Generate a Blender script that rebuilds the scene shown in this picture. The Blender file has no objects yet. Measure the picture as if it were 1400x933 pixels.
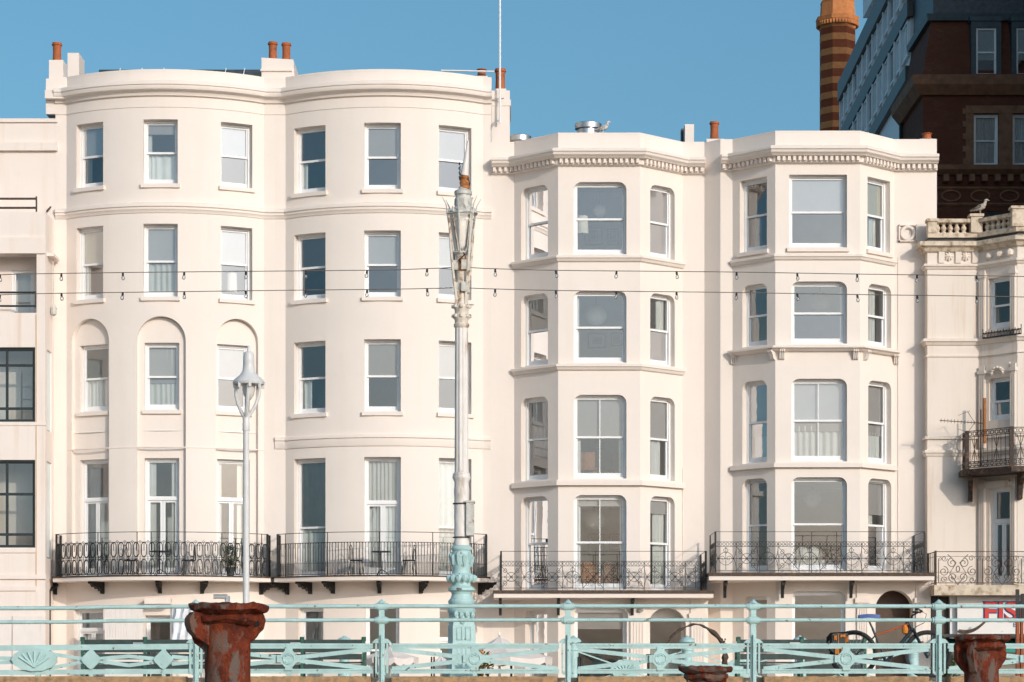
import bpy, bmesh, math, random
from mathutils import Vector, Matrix
from math import sin, cos, pi, sqrt, radians
rnd = random.Random(11)
scn = bpy.context.scene
COL = scn.collection
FOC, HOR = 3375.0, 935.0            # focal length and horizon, measured on the 1400 px wide photograph
def gx(a, Y): return (a - 700.0) * Y / FOC
def gz(b, Y): return (HOR - b) * Y / FOC

# ------------------------------------------------------------------ materials
def nn(nt, t, **kw):
    n = nt.nodes.new(t)
    for k, v in kw.items():
        if hasattr(n, k): setattr(n, k, v)
        else: n.inputs[k].default_value = v
    return n
def mixc(nt, fac, a, b, mode='MIX'):
    n = nt.nodes.new('ShaderNodeMix'); n.data_type = 'RGBA'; n.blend_type = mode
    for i, s in ((0, fac), (6, a), (7, b)):
        if isinstance(s, (int, float)): n.inputs[i].default_value = s
        elif isinstance(s, tuple): n.inputs[i].default_value = s if len(s) == 4 else (*s, 1)
        else: nt.links.new(s, n.inputs[i])
    return n.outputs[2]
def ramp(nt, src, lo, hi):
    n = nt.nodes.new('ShaderNodeMapRange'); n.clamp = True
    n.inputs[1].default_value = lo; n.inputs[2].default_value = hi
    nt.links.new(src, n.inputs[0]); return n.outputs[0]
def newmat(name):
    m = bpy.data.materials.new(name); m.use_nodes = True
    nt = m.node_tree; b = nt.nodes['Principled BSDF']
    tc = nn(nt, 'ShaderNodeTexCoord')
    return m, nt, b, tc.outputs['Object']
def noise(nt, vec, scale, detail=4, stretch=None, rough=.55):
    if stretch:
        mp = nn(nt, 'ShaderNodeMapping'); mp.inputs['Scale'].default_value = stretch
        nt.links.new(vec, mp.inputs['Vector']); vec = mp.outputs['Vector']
    n = nn(nt, 'ShaderNodeTexNoise'); n.inputs['Scale'].default_value = scale
    n.inputs['Detail'].default_value = detail; n.inputs['Roughness'].default_value = rough
    nt.links.new(vec, n.inputs['Vector']); return n.outputs['Fac']
def bump(nt, b, h, strength, dist=.02):
    n = nn(nt, 'ShaderNodeBump'); n.inputs['Strength'].default_value = strength; n.inputs['Distance'].default_value = dist
    nt.links.new(h, n.inputs['Height']); nt.links.new(n.outputs['Normal'], b.inputs['Normal'])
def plain(name, c, rough=.6, var=.12, scale=5, bmp=.15, bsc=40, metal=0.0, spec=.4, dirt=None, dirt_rng=(.58, .72), dsc=3, dstretch=None):
    m, nt, b, o = newmat(name)
    f = ramp(nt, noise(nt, o, scale), .3, .7)
    lo = tuple(x * (1 - var) for x in c); hi = tuple(min(1, x * (1 + var)) for x in c)
    col = mixc(nt, f, lo, hi)
    if dirt:
        d = ramp(nt, noise(nt, o, dsc, 6, dstretch), *dirt_rng)
        col = mixc(nt, d, col, dirt)
    nt.links.new(col, b.inputs['Base Color'])
    b.inputs['Roughness'].default_value = rough; b.inputs['Metallic'].default_value = metal
    b.inputs['Specular IOR Level'].default_value = spec
    if bmp: bump(nt, b, noise(nt, o, bsc, 3), bmp)
    return m
def stucco(name, c, grime=.35, streak=.5, run=0.0):
    m, nt, b, o = newmat(name)
    col = mixc(nt, ramp(nt, noise(nt, o, .35, 5), .3, .7), tuple(x * .965 for x in c), tuple(min(1, x * 1.03) for x in c))
    s = ramp(nt, noise(nt, o, 1.0, 6, (2.6, 2.6, .16)), .52, .80)         # rain streaks
    sm = nn(nt, 'ShaderNodeMath', operation='MULTIPLY'); sm.inputs[1].default_value = streak * .36
    nt.links.new(s, sm.inputs[0])
    col = mixc(nt, sm.outputs[0], col, (c[0] * .80, c[1] * .72, c[2] * .60))
    s2 = ramp(nt, noise(nt, o, 2.3, 8), .63, .74)                           # blotches, old repairs
    sm2 = nn(nt, 'ShaderNodeMath', operation='MULTIPLY'); sm2.inputs[1].default_value = grime * .22
    nt.links.new(s2, sm2.inputs[0])
    col = mixc(nt, sm2.outputs[0], col, (c[0] * .84, c[1] * .78, c[2] * .70))
    s3 = ramp(nt, noise(nt, o, 14, 3), .73, .78)
    sm3 = nn(nt, 'ShaderNodeMath', operation='MULTIPLY'); sm3.inputs[1].default_value = grime * .45
    nt.links.new(s3, sm3.inputs[0])
    col = mixc(nt, sm3.outputs[0], col, (c[0] * .66, c[1] * .57, c[2] * .47))
    ck = ramp(nt, noise(nt, o, 3.0, 10, (1, 1, .6), .75), .497, .503)             # hairline cracks: where the noise crosses one level
    c1 = nn(nt, 'ShaderNodeMath', operation='SUBTRACT'); c1.inputs[0].default_value = 1; nt.links.new(ck, c1.inputs[1])
    c2 = nn(nt, 'ShaderNodeMath', operation='MULTIPLY'); nt.links.new(ck, c2.inputs[0]); nt.links.new(c1.outputs[0], c2.inputs[1])
    c3 = nn(nt, 'ShaderNodeMath', operation='MULTIPLY'); nt.links.new(c2.outputs[0], c3.inputs[0]); nt.links.new(ramp(nt, noise(nt, o, .45, 2), .5, .62), c3.inputs[1])
    c4 = nn(nt, 'ShaderNodeMath', operation='MULTIPLY'); c4.inputs[1].default_value = min(1, .5 + grime); nt.links.new(c3.outputs[0], c4.inputs[0])
    col = mixc(nt, c4.outputs[0], col, (c[0] * .6, c[1] * .55, c[2] * .5))
    if run:
        r1 = ramp(nt, noise(nt, o, 1.0, 5, (4.5, 4.5, .22)), .58, .78)
        r2 = nn(nt, 'ShaderNodeMath', operation='MULTIPLY'); r2.inputs[1].default_value = run; nt.links.new(r1, r2.inputs[0])
        col = mixc(nt, r2.outputs[0], col, (.62, .34, .16))
    nt.links.new(col, b.inputs['Base Color'])
    b.inputs['Roughness'].default_value = .62; b.inputs['Specular IOR Level'].default_value = .25
    hsum = nn(nt, 'ShaderNodeMath', operation='MULTIPLY_ADD'); hsum.inputs[1].default_value = .25
    nt.links.new(noise(nt, o, 60, 2), hsum.inputs[0]); nt.links.new(noise(nt, o, 1.6, 3), hsum.inputs[2])
    bump(nt, b, hsum.outputs[0], .30, .03)
    return m
def rustmat(name, base, dark, pale, psc=5.0, prange=(.52, .58)):
    m, nt, b, o = newmat(name)
    c = mixc(nt, ramp(nt, noise(nt, o, 9, 8, None, .7), .35, .65), dark, base)
    c = mixc(nt, ramp(nt, noise(nt, o, psc, 9, (1.2, 1.2, .55), .62), *prange), c, pale)
    c = mixc(nt, ramp(nt, noise(nt, o, 5, 6, (3.5, 3.5, .35)), .56, .72), c, (base[0] * 1.25, base[1] * 1.5, base[2] * 1.3))
    c = mixc(nt, ramp(nt, noise(nt, o, 24, 8, None, .75), .60, .66), c, (dark[0] * .6, dark[1] * .6, dark[2] * .6))
    sp = ramp(nt, noise(nt, o, 45, 4), .62, .72)
    c = mixc(nt, sp, c, (base[0] * 1.4, base[1] * 1.6, base[2] * 1.4))
    nt.links.new(c, b.inputs['Base Color'])
    b.inputs['Roughness'].default_value = .8; b.inputs['Specular IOR Level'].default_value = .25
    bump(nt, b, noise(nt, o, 38, 6, None, .7), .8, .02)
    return m
def brickmat(name, c1, c2, mortar, sc=1.0):
    m, nt, b, o = newmat(name)
    sx = nn(nt, 'ShaderNodeSeparateXYZ'); nt.links.new(o, sx.inputs[0])
    ad = nn(nt, 'ShaderNodeMath', operation='ADD'); nt.links.new(sx.outputs[0], ad.inputs[0]); nt.links.new(sx.outputs[1], ad.inputs[1])
    cb = nn(nt, 'ShaderNodeCombineXYZ'); nt.links.new(ad.outputs[0], cb.inputs[0]); nt.links.new(sx.outputs[2], cb.inputs[1])
    t = nn(nt, 'ShaderNodeTexBrick'); t.inputs['Scale'].default_value = sc
    t.inputs['Color1'].default_value = (*c1, 1); t.inputs['Color2'].default_value = (*c2, 1); t.inputs['Mortar'].default_value = (*mortar, 1)
    t.inputs['Brick Width'].default_value = .24; t.inputs['Row Height'].default_value = .085; t.inputs['Mortar Size'].default_value = .01
    nt.links.new(cb.outputs[0], t.inputs['Vector'])
    col = mixc(nt, ramp(nt, noise(nt, o, .8, 5), .3, .7), t.outputs['Color'], (c1[0] * .6, c1[1] * .55, c1[2] * .55))
    nt.links.new(col, b.inputs['Base Color']); b.inputs['Roughness'].default_value = .85; b.inputs['Specular IOR Level'].default_value = .2
    bump(nt, b, t.outputs['Fac'], .3, -.01)
    return m
def glassmat(name, tint, lift=.05, gain=2.0):
    m = bpy.data.materials.new(name); m.use_nodes = True; nt = m.node_tree; nt.nodes.clear()
    out = nn(nt, 'ShaderNodeOutputMaterial'); mx = nn(nt, 'ShaderNodeMixShader')
    tr = nn(nt, 'ShaderNodeBsdfTransparent'); tr.inputs[0].default_value = (*tint, 1)
    gl = nn(nt, 'ShaderNodeBsdfGlossy'); gl.inputs['Roughness'].default_value = .015; gl.inputs[0].default_value = (.95, .97, 1, 1)
    fr = nn(nt, 'ShaderNodeFresnel'); fr.inputs[0].default_value = 1.5
    ma = nn(nt, 'ShaderNodeMath', operation='MULTIPLY_ADD', use_clamp=True); ma.inputs[1].default_value = gain; ma.inputs[2].default_value = lift
    nt.links.new(fr.outputs[0], ma.inputs[0]); nt.links.new(ma.outputs[0], mx.inputs[0])
    nt.links.new(tr.outputs[0], mx.inputs[1]); nt.links.new(gl.outputs[0], mx.inputs[2])
    tc = nn(nt, 'ShaderNodeTexCoord'); bp = nn(nt, 'ShaderNodeBump'); bp.inputs['Strength'].default_value = .065; bp.inputs['Distance'].default_value = .02
    nt.links.new(noise(nt, tc.outputs['Object'], 2.2, 2), bp.inputs['Height']); nt.links.new(bp.outputs[0], gl.inputs['Normal'])
    nt.links.new(mx.outputs[0], out.inputs[0]); return m

CREAM = (.76, .675, .60)
M = dict(
    cream1=stucco('cream_stucco_pinkish', (.83, .742, .675), .30, .45),
    cream2=stucco('cream_stucco_warm', (.83, .744, .676), .32, .40),
    cream3=stucco('cream_stucco_pale', (.83, .744, .676), .28, .35),
    cream4=stucco('cream_stucco_ivory', (.828, .742, .672), .34, .45),
    cream5=stucco('weathered_stucco', (.78, .69, .61), .9, 1.1, .55),
    cream0=stucco('rendered_concrete_paint', (.83, .738, .675), .55, 1.0, .32),
    stone=plain('lichen_balustrade_stone', (.66, .55, .43), .9, .16, 3, .5, 30, dirt=(.27, .18, .10), dirt_rng=(.50, .72), dsc=5),
    trim=stucco('painted_moulding', (.82, .732, .664), .4, .5),
    white=plain('white_gloss_paint', (.82, .82, .82), .35, .03, 4, .03, 30),
    iron=plain('black_iron_paint', (.014, .014, .014), .5, .3, 20, .1, 60),
    ironbrown=plain('rusting_black_iron', (.035, .022, .016), .6, .4, 20, .2, 60, dirt=(.16, .07, .03), dirt_rng=(.52, .66), dsc=9),
    steel=plain('black_steel_window', (.03, .04, .042), .4, .2, 12, .05, 40),
    glass=glassmat('window_glass', (.90, .945, .94), .135, 1.7),
    glassold=glassmat('old_window_glass', (.76, .82, .82), .05, 1.3),
    roomA=plain('room_paint_grey', (.76, .80, .79), .9, .08, 1, 0),
    roomB=plain('room_paint_teal', (.66, .74, .76), .9, .08, 1, 0),
    blind=plain('roller_blind_fabric', (.45, .42, .42), .9, .03, 3, .05, 80),
    blindbeige=plain('beige_blind_fabric', (.62, .57, .48), .9, .03, 3, .05, 80),
    curtain=plain('sheer_curtain', (.78, .77, .74), .95, .05, 3, .05, 60),
    curtainwhite=plain('white_curtain', (.80, .80, .80), .95, .04, 3, .05, 60),
    terracotta=plain('terracotta_pot', (.42, .12, .042), .75, .2, 6, .3, 40, dirt=(.20, .07, .035), dsc=4),
    slate=plain('roof_slate', (.07, .08, .09), .5, .3, 5, .3, 12),
    galv=plain('galvanised_metal', (.62, .63, .64), .32, .1, 4, .05, 20, metal=.85),
    greypaint=plain('pale_grey_lamp_paint', (.63, .625, .62), .35, .05, 5, .05, 40),
    lampcream=plain('peeling_cream_lamp_paint', (.70, .63, .54), .5, .08, 6, .3, 30, dirt=(.33, .18, .09), dirt_rng=(.53, .64), dsc=8),
    lampwhite=plain('off_white_lamp_paint', (.74, .70, .66), .45, .05, 6, .15, 30, dirt=(.42, .31, .22), dirt_rng=(.57, .72), dsc=5, dstretch=(1, 1, .3)),
    lampgrey=plain('lantern_metal', (.54, .53, .49), .45, .2, 12, .2, 30, dirt=(.30, .18, .09), dirt_rng=(.6, .72), dsc=8),
    turq=plain('turquoise_railing_paint', (.405, .585, .575), .5, .12, 3.5, .35, 22, dirt=(.15, .13, .10), dirt_rng=(.645, .69), dsc=10),
    rust=rustmat('rusted_cast_iron', (.205, .036, .012), (.05, .012, .007), (.145, .105, .085), 3.4, (.50, .54)),
    rustred=plain('red_oxide_steel', (.30, .075, .025), .7, .3, 6, .3, 30),
    orangerust=plain('orange_rust', (.38, .15, .05), .8, .4, 18, .4, 40),
    hoop=plain('weathered_dark_iron', (.09, .062, .045), .8, .4, 25, .5, 40, dirt=(.22, .10, .04), dsc=9),
    benchgreen=plain('dark_green_bench_slats', (.038, .060, .056), .5, .25, 7, .2, 30),
    benchiron=plain('green_cast_iron', (.030, .115, .08), .4, .2, 7, .1, 30),
    canvas=plain('off_white_parasol_canvas', (.72, .66, .62), .9, .06, 4, .1, 60),
    coping=plain('lichened_stone_coping', (.38, .24, .13), .9, .35, 9, .5, 30, dirt=(.46, .24, .06), dirt_rng=(.58, .72), dsc=9),
    paving=plain('promenade_paving', (.66, .55, .43), .85, .12, .8, .2, 14),
    asphalt=plain('asphalt', (.17, .155, .14), .85, .2, 2, .4, 60),
    pebbles=plain('beach_shingle', (.46, .36, .26), .9, .35, 22, .6, 30),
    seawater=plain('sea_water', (.03, .07, .08), .12, .2, .2, .4, 1.2),
    earth=plain('distant_ground', (.20, .18, .15), .95, .2, .1, 0),
    roadpaint=plain('road_paint', (.75, .74, .70), .6, .1, 6, .1, 30),
    brick=brickmat('dark_red_brick', (.20, .07, .038), (.14, .048, .028), (.09, .05, .035)),
    brickstone=plain('brown_terracotta_dressing', (.25, .12, .065), .8, .25, 3, .4, 14),
    towerred=brickmat('red_tower_brick', (.38, .085, .032), (.30, .065, .028), (.28, .13, .06)),
    towerbuff=plain('buff_terracotta', (.64, .235, .075), .75, .15, 4, .3, 14),
    teal=plain('teal_dormer_paint', (.045, .075, .085), .5, .2, 4, .1, 20),
    paneblue=plain('curtained_pale_glass', (.66, .73, .76), .12, .2, 1.5, 0, spec=.8),
    cladding=plain('blue_grey_cladding', (.085, .082, .074), .5, .1, 2, .05, 20),
    paleclad=plain('pale_cladding_panel', (.86, .86, .85), .5, .06, 2, .05, 20),
    glassdark=plain('dark_window_glass', (.03, .05, .07), .06, .1, 2, 0, spec=.9),
    bulb=glassmat('bulb_glass', (.93, .92, .90), .12, 2.0),
    frosted=plain('frosted_lantern_glass', (.62, .60, .56), .35, .06, 6, .05, 20),
    wire=plain('dark_cable', (.15, .12, .10), .6, .2, 10, 0),
    gull=plain('gull_feathers_white', (.66, .62, .58), .9, .1, 20, .2, 60, dirt=(.22, .20, .19), dirt_rng=(.5, .58), dsc=14),
    gullyoung=plain('gull_feathers_speckled', (.42, .35, .29), .9, .2, 40, .2, 60, dirt=(.62, .55, .48), dirt_rng=(.45, .6), dsc=20),
    orange=plain('orange_fabric', (.60, .19, .02), .6, .15, 12, .2, 40),
    bikeframe=plain('dark_bike_frame', (.02, .035, .045), .35, .2, 10, 0),
    bikeorange=plain('orange_bike_tube', (.42, .09, .025), .35, .1, 10, 0),
    rubber=plain('tyre_rubber', (.03, .028, .026), .8, .3, 25, .2, 60),
    bluecover=plain('blue_saddle_cover', (.06, .11, .30), .5, .1, 10, .1, 30),
    signwhite=plain('white_sign_board', (.80, .77, .74), .5, .03, 3, .03, 30, dirt=(.5, .4, .3), dirt_rng=(.68, .8)),
    signred=plain('red_sign_paint', (.62, .03, .025), .4, .06, 4, 0),
    signblue=plain('navy_sign_paint', (.03, .07, .22), .4, .06, 4, 0),
    shade=plain('lamp_shade_fabric', (.80, .74, .64), .9, .04, 3, .05, 50),
    paper=plain('paper_lantern', (.80, .77, .72), .9, .04, 3, .05, 50),
    wood=plain('chair_wood', (.46, .19, .08), .6, .2, 8, .1, 20),
    brownfab=plain('brown_armchair', (.20, .10, .06), .8, .2, 8, .1, 20),
    picture=plain('picture_print', (.22, .25, .28), .6, .6, 6, 0),
    leaf=plain('shrub_leaf', (.05, .085, .03), .7, .4, 8, .1, 20),
    flower=plain('orange_flower', (.65, .22, .02), .7, .2, 8, 0),
    doorbrown=plain('dark_brown_door', (.075, .042, .025), .5, .2, 5, .1, 20),
    doorgreen=plain('grey_green_door', (.22, .26, .24), .5, .1, 5, .05, 20),
    tarp=plain('white_tarpaulin', (.74, .76, .80), .55, .06, 5, .3, 5),
    fencewhite=plain('white_painted_boards', (.78, .72, .68), .6, .04, 3, .1, 30, dirt=(.5, .42, .36), dirt_rng=(.62, .8), dsc=3, dstretch=(6, 6, .3)),
    tan=plain('ochre_painted_soffit', (.60, .42, .25), .8, .06, 3, .05, 30),
    greenawning=plain('green_awning', (.03, .25, .20), .7, .1, 5, .05, 30),
)

# ------------------------------------------------------------------ mesh helpers
OFF = {}
class MB:
    def __init__(s): s.v = []; s.f = []
    def add(s, vs, fs):
        n = len(s.v); s.v += [Vector(p) for p in vs]; s.f += [tuple(i + n for i in f) for f in fs]; return s
    def box(s, x0, x1, y0, y1, z0, z1):
        return s.add([(x, y, z) for z in (z0, z1) for y in (y0, y1) for x in (x0, x1)],
                     [(0, 2, 3, 1), (4, 5, 7, 6), (0, 1, 5, 4), (2, 6, 7, 3), (0, 4, 6, 2), (1, 3, 7, 5)])
    def fbox(s, fr, x0, x1, y0, y1, z0, z1):     # box in an opening's own frame: x along it, y inwards, z up
        return s.add([fr.p(x, y, z) for z in (z0, z1) for y in (y0, y1) for x in (x0, x1)],
                     [(0, 2, 3, 1), (4, 5, 7, 6), (0, 1, 5, 4), (2, 6, 7, 3), (0, 4, 6, 2), (1, 3, 7, 5)])
    def quad(s, *p): return s.add(p, [tuple(range(len(p)))])
    def tube(s, pts, r, n=5, closed=False, cap=True):
        pts = [Vector(p) for p in pts]; N = len(pts)
        rs = r if isinstance(r, (list, tuple)) else [r] * N
        up = None; rings = []
        for i, p in enumerate(pts):
            a = pts[i - 1] if (i > 0 or closed) else p; b = pts[(i + 1) % N] if (i < N - 1 or closed) else p
            d = (b - a)
            if d.length < 1e-9: d = Vector((0, 0, 1))
            d.normalize()
            if up is None: up = Vector((0, 0, 1)) if abs(d.z) < .9 else Vector((0, 1, 0))
            u = up - d * up.dot(d)
            if u.length < 1e-5: u = d.orthogonal()
            u.normalize(); w = d.cross(u); up = u
            rings.append([p + (u * cos(2 * pi * (k + .5) / n) + w * sin(2 * pi * (k + .5) / n)) * rs[i] for k in range(n)])
        vs = [q for g in rings for q in g]; fs = []
        for i in range(N if closed else N - 1):
            j = (i + 1) % N
            for k in range(n):
                fs.append((i * n + k, i * n + (k + 1) % n, j * n + (k + 1) % n, j * n + k))
        if cap and not closed: fs += [tuple(range(n))[::-1], tuple((N - 1) * n + k for k in range(n))]
        return s.add(vs, fs)
    def lathe(s, prof, c, n=20, rot=0, jit=None, cap=True):
        c = Vector(c); vs = []; fs = []
        for (r, z) in prof:
            for k in range(n):
                a = 2 * pi * k / n + rot
                q = r if jit is None else r * (1 + jit(a, z))
                vs.append(c + Vector((q * cos(a), q * sin(a), z)))
        for i in range(len(prof) - 1):
            for k in range(n): fs.append((i * n + k, i * n + (k + 1) % n, (i + 1) * n + (k + 1) % n, (i + 1) * n + k))
        if cap: fs += [tuple(range(n))[::-1], tuple((len(prof) - 1) * n + k for k in range(n))]
        return s.add(vs, fs)
    def prism(s, pts, z0, z1):
        n = len(pts)
        return s.add([(x, y, z0) for x, y in pts] + [(x, y, z1) for x, y in pts],
                     [tuple(range(n))[::-1], tuple(range(n, 2 * n))] + [(i, (i + 1) % n, n + (i + 1) % n, n + i) for i in range(n)])
    def plate(s, pts, ax, ay, org, t):            # outline in the plane ax, ay through org, thickness t along their cross product
        ax = Vector(ax); ay = Vector(ay); nrm = ax.cross(ay).normalized() * (t / 2); org = Vector(org); n = len(pts)
        A = [org + ax * x + ay * y for x, y in pts]
        return s.add([p - nrm for p in A] + [p + nrm for p in A],
                     [tuple(range(n))[::-1], tuple(range(n, 2 * n))] + [(i, (i + 1) % n, n + (i + 1) % n, n + i) for i in range(n)])
    def sweep(s, path, ring):                     # ring of (outset, z) carried along a plan path, mitred
        P = [Vector(p) for p in path]; N = len(P); vs = []; fs = []; k = len(ring)
        for i in range(N):
            ns = []
            if i > 0: d = (P[i] - P[i - 1]).normalized(); ns.append(Vector((d.y, -d.x)))
            if i < N - 1: d = (P[i + 1] - P[i]).normalized(); ns.append(Vector((d.y, -d.x)))
            m = ns[0] if len(ns) == 1 else (ns[0] + ns[1]) / (1 + ns[0].dot(ns[1]))
            for (o, z) in ring: q = P[i] + m * o; vs.append((q.x, q.y, z))
        for i in range(N - 1):
            for j in range(k): fs.append((i * k + j, i * k + (j + 1) % k, (i + 1) * k + (j + 1) % k, (i + 1) * k + j))
        fs += [tuple(range(k))[::-1], tuple((N - 1) * k + j for j in range(k))]
        return s.add(vs, fs)
    def rough(s, amp, freq, seed=0):
        from mathutils import noise as N
        s.v = [p + N.noise_vector(p * freq + Vector((seed, 0, 0))) * amp + N.noise_vector(p * freq * 3.1) * amp * .45 for p in s.v]; return s
    def build(s, name, mat, parent=None, ang=None, loc=None, recalc=True):
        me = bpy.data.meshes.new(name); bm = bmesh.new(); off = Vector((0, 0, 0))
        if parent is not None: off = OFF[parent.name]
        elif loc is not None: off = Vector(loc)
        vs = [bm.verts.new(p - off) for p in s.v]
        for f in s.f:
            try: bm.faces.new([vs[i] for i in f])
            except ValueError: pass
        bmesh.ops.remove_doubles(bm, verts=bm.verts, dist=2e-4)
        if recalc: bmesh.ops.recalc_face_normals(bm, faces=bm.faces)
        bm.to_mesh(me); bm.free()
        if ang:
            me.shade_smooth(); me.set_sharp_from_angle(angle=radians(ang))
        me.materials.append(M[mat] if isinstance(mat, str) else mat)
        o = bpy.data.objects.new(name, me); COL.objects.link(o)
        if parent is not None: o.parent = parent
        elif loc is not None: o.location = loc
        OFF[o.name] = off
        return o
def tag(o, label=None, cat=None, group=None, kind=None):
    for k, v in (('label', label), ('category', cat), ('group', group), ('kind', kind)):
        if v: o[k] = v
    return o
def thing(name, label, cat, loc=(0, 0, 0), group=None, local=False):
    o = bpy.data.objects.new(name, None); COL.objects.link(o); o.location = loc
    OFF[o.name] = Vector((0, 0, 0)) if local else Vector(loc)
    return tag(o, label, cat, group)
def kids(o): return [c for c in bpy.data.objects if c.parent == o]
def copy_tree(o, parent=None):
    c = o.copy(); COL.objects.link(c); c.parent = parent
    for ch in kids(o): copy_tree(ch, c)
    return c

class Path:
    def __init__(s, pts):
        s.p = [Vector(q) for q in pts]; s.c = [0.0]
        for a, b in zip(s.p, s.p[1:]): s.c.append(s.c[-1] + (b - a).length)
    def at(s, u):
        for i in range(len(s.p) - 1):
            if u <= s.c[i + 1] + 1e-9 or i == len(s.p) - 2:
                L = s.c[i + 1] - s.c[i]; return s.p[i].lerp(s.p[i + 1], (u - s.c[i]) / L)
    def u_px(s, a):
        k = (a - 700.0) / FOC; best = None
        for i in range(len(s.p) - 1):
            p, d = s.p[i], s.p[i + 1] - s.p[i]; den = d.x - k * d.y
            if abs(den) < 1e-9: continue
            t = (k * p.y - p.x) / den
            if -1e-6 <= t <= 1 + 1e-6:
                y = p.y + t * d.y
                if best is None or y < best[0]: best = (y, s.c[i] + t * (s.c[i + 1] - s.c[i]))
        if best is None: return 0.0 if k < s.p[0].x / s.p[0].y else s.c[-1]
        return best[1]
class Frame:
    def __init__(s, O, T, N, w, z0, h, rec): s.O, s.T, s.N, s.w, s.z0, s.h, s.rec = O, T, N, w, z0, h, rec
    def p(s, x, y, z): q = s.O + s.T * x + s.N * y; return Vector((q.x, q.y, s.z0 + z))
def uniq(xs):
    out = []
    for x in sorted(xs):
        if not out or x - out[-1] > 1e-4: out.append(x)
    return out
def wall(mb, path, z0, z1, ops):
    """A wall sheet along a plan path with recessed openings dict(u0,u1,z0,z1,r,rec); returns each opening's frame."""
    ub = uniq(path.c + [o[k] for o in ops for k in ('u0', 'u1')]); zb = uniq([z0, z1] + [min(max(o[k], z0), z1) for o in ops for k in ('z0', 'z1')])
    P = [path.at(u) for u in ub]
    for i in range(len(ub) - 1):
        uc = (ub[i] + ub[i + 1]) / 2
        for j in range(len(zb) - 1):
            zc = (zb[j] + zb[j + 1]) / 2
            if any(o['u0'] < uc < o['u1'] and o['z0'] < zc < o['z1'] for o in ops): continue
            mb.quad((*P[i], zb[j]), (*P[i + 1], zb[j]), (*P[i + 1], zb[j + 1]), (*P[i], zb[j + 1]))
    frs = []
    for o in ops:
        a, b = path.at(o['u0']), path.at(o['u1']); T = (b - a).normalized(); N = Vector((-T.y, T.x)); w = (b - a).length
        r = min(o.get('r', 0), (o['u1'] - o['u0']) / 2); rec = o.get('rec', .2)
        out = [(o['u0'], o['z0'])]
        if r > 0:
            K = 10
            L = [(o['u0'] + r - r * cos(pi / 2 * k / K), o['z1'] - r + r * sin(pi / 2 * k / K)) for k in range(K + 1)]
            Rr = [(o['u1'] - r + r * sin(pi / 2 * k / K), o['z1'] - r + r * cos(pi / 2 * k / K)) for k in range(K + 1)]
            for S in (L, Rr):
                for (ua, za), (ub_, zb_) in zip(S, S[1:]):
                    if abs(ub_ - ua) < 1e-6: continue
                    mb.quad((*path.at(ua), za), (*path.at(ub_), zb_), (*path.at(ub_), o['z1']), (*path.at(ua), o['z1']))
            out += L + Rr
        else: out += [(o['u0'], o['z1']), (o['u1'], o['z1'])]
        out.append((o['u1'], o['z0']))
        pts = [Vector((*path.at(u), z)) for u, z in out]; n3 = Vector((N.x, N.y, 0)) * rec
        for i in range(len(pts)):
            p, q = pts[i], pts[(i + 1) % len(pts)]
            if (p - q).length > 1e-5: mb.quad(p, q, q + n3, p + n3)
        frs.append(Frame((a + b) / 2, T, N, w, o['z0'], o['z1'] - o['z0'], rec))
    return frs
def op_px(path, x0, x1, z0, z1, r=0, rec=.2):
    return dict(u0=path.u_px(x0), u1=path.u_px(x1), z0=z0, z1=z1, r=r, rec=rec)

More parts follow.
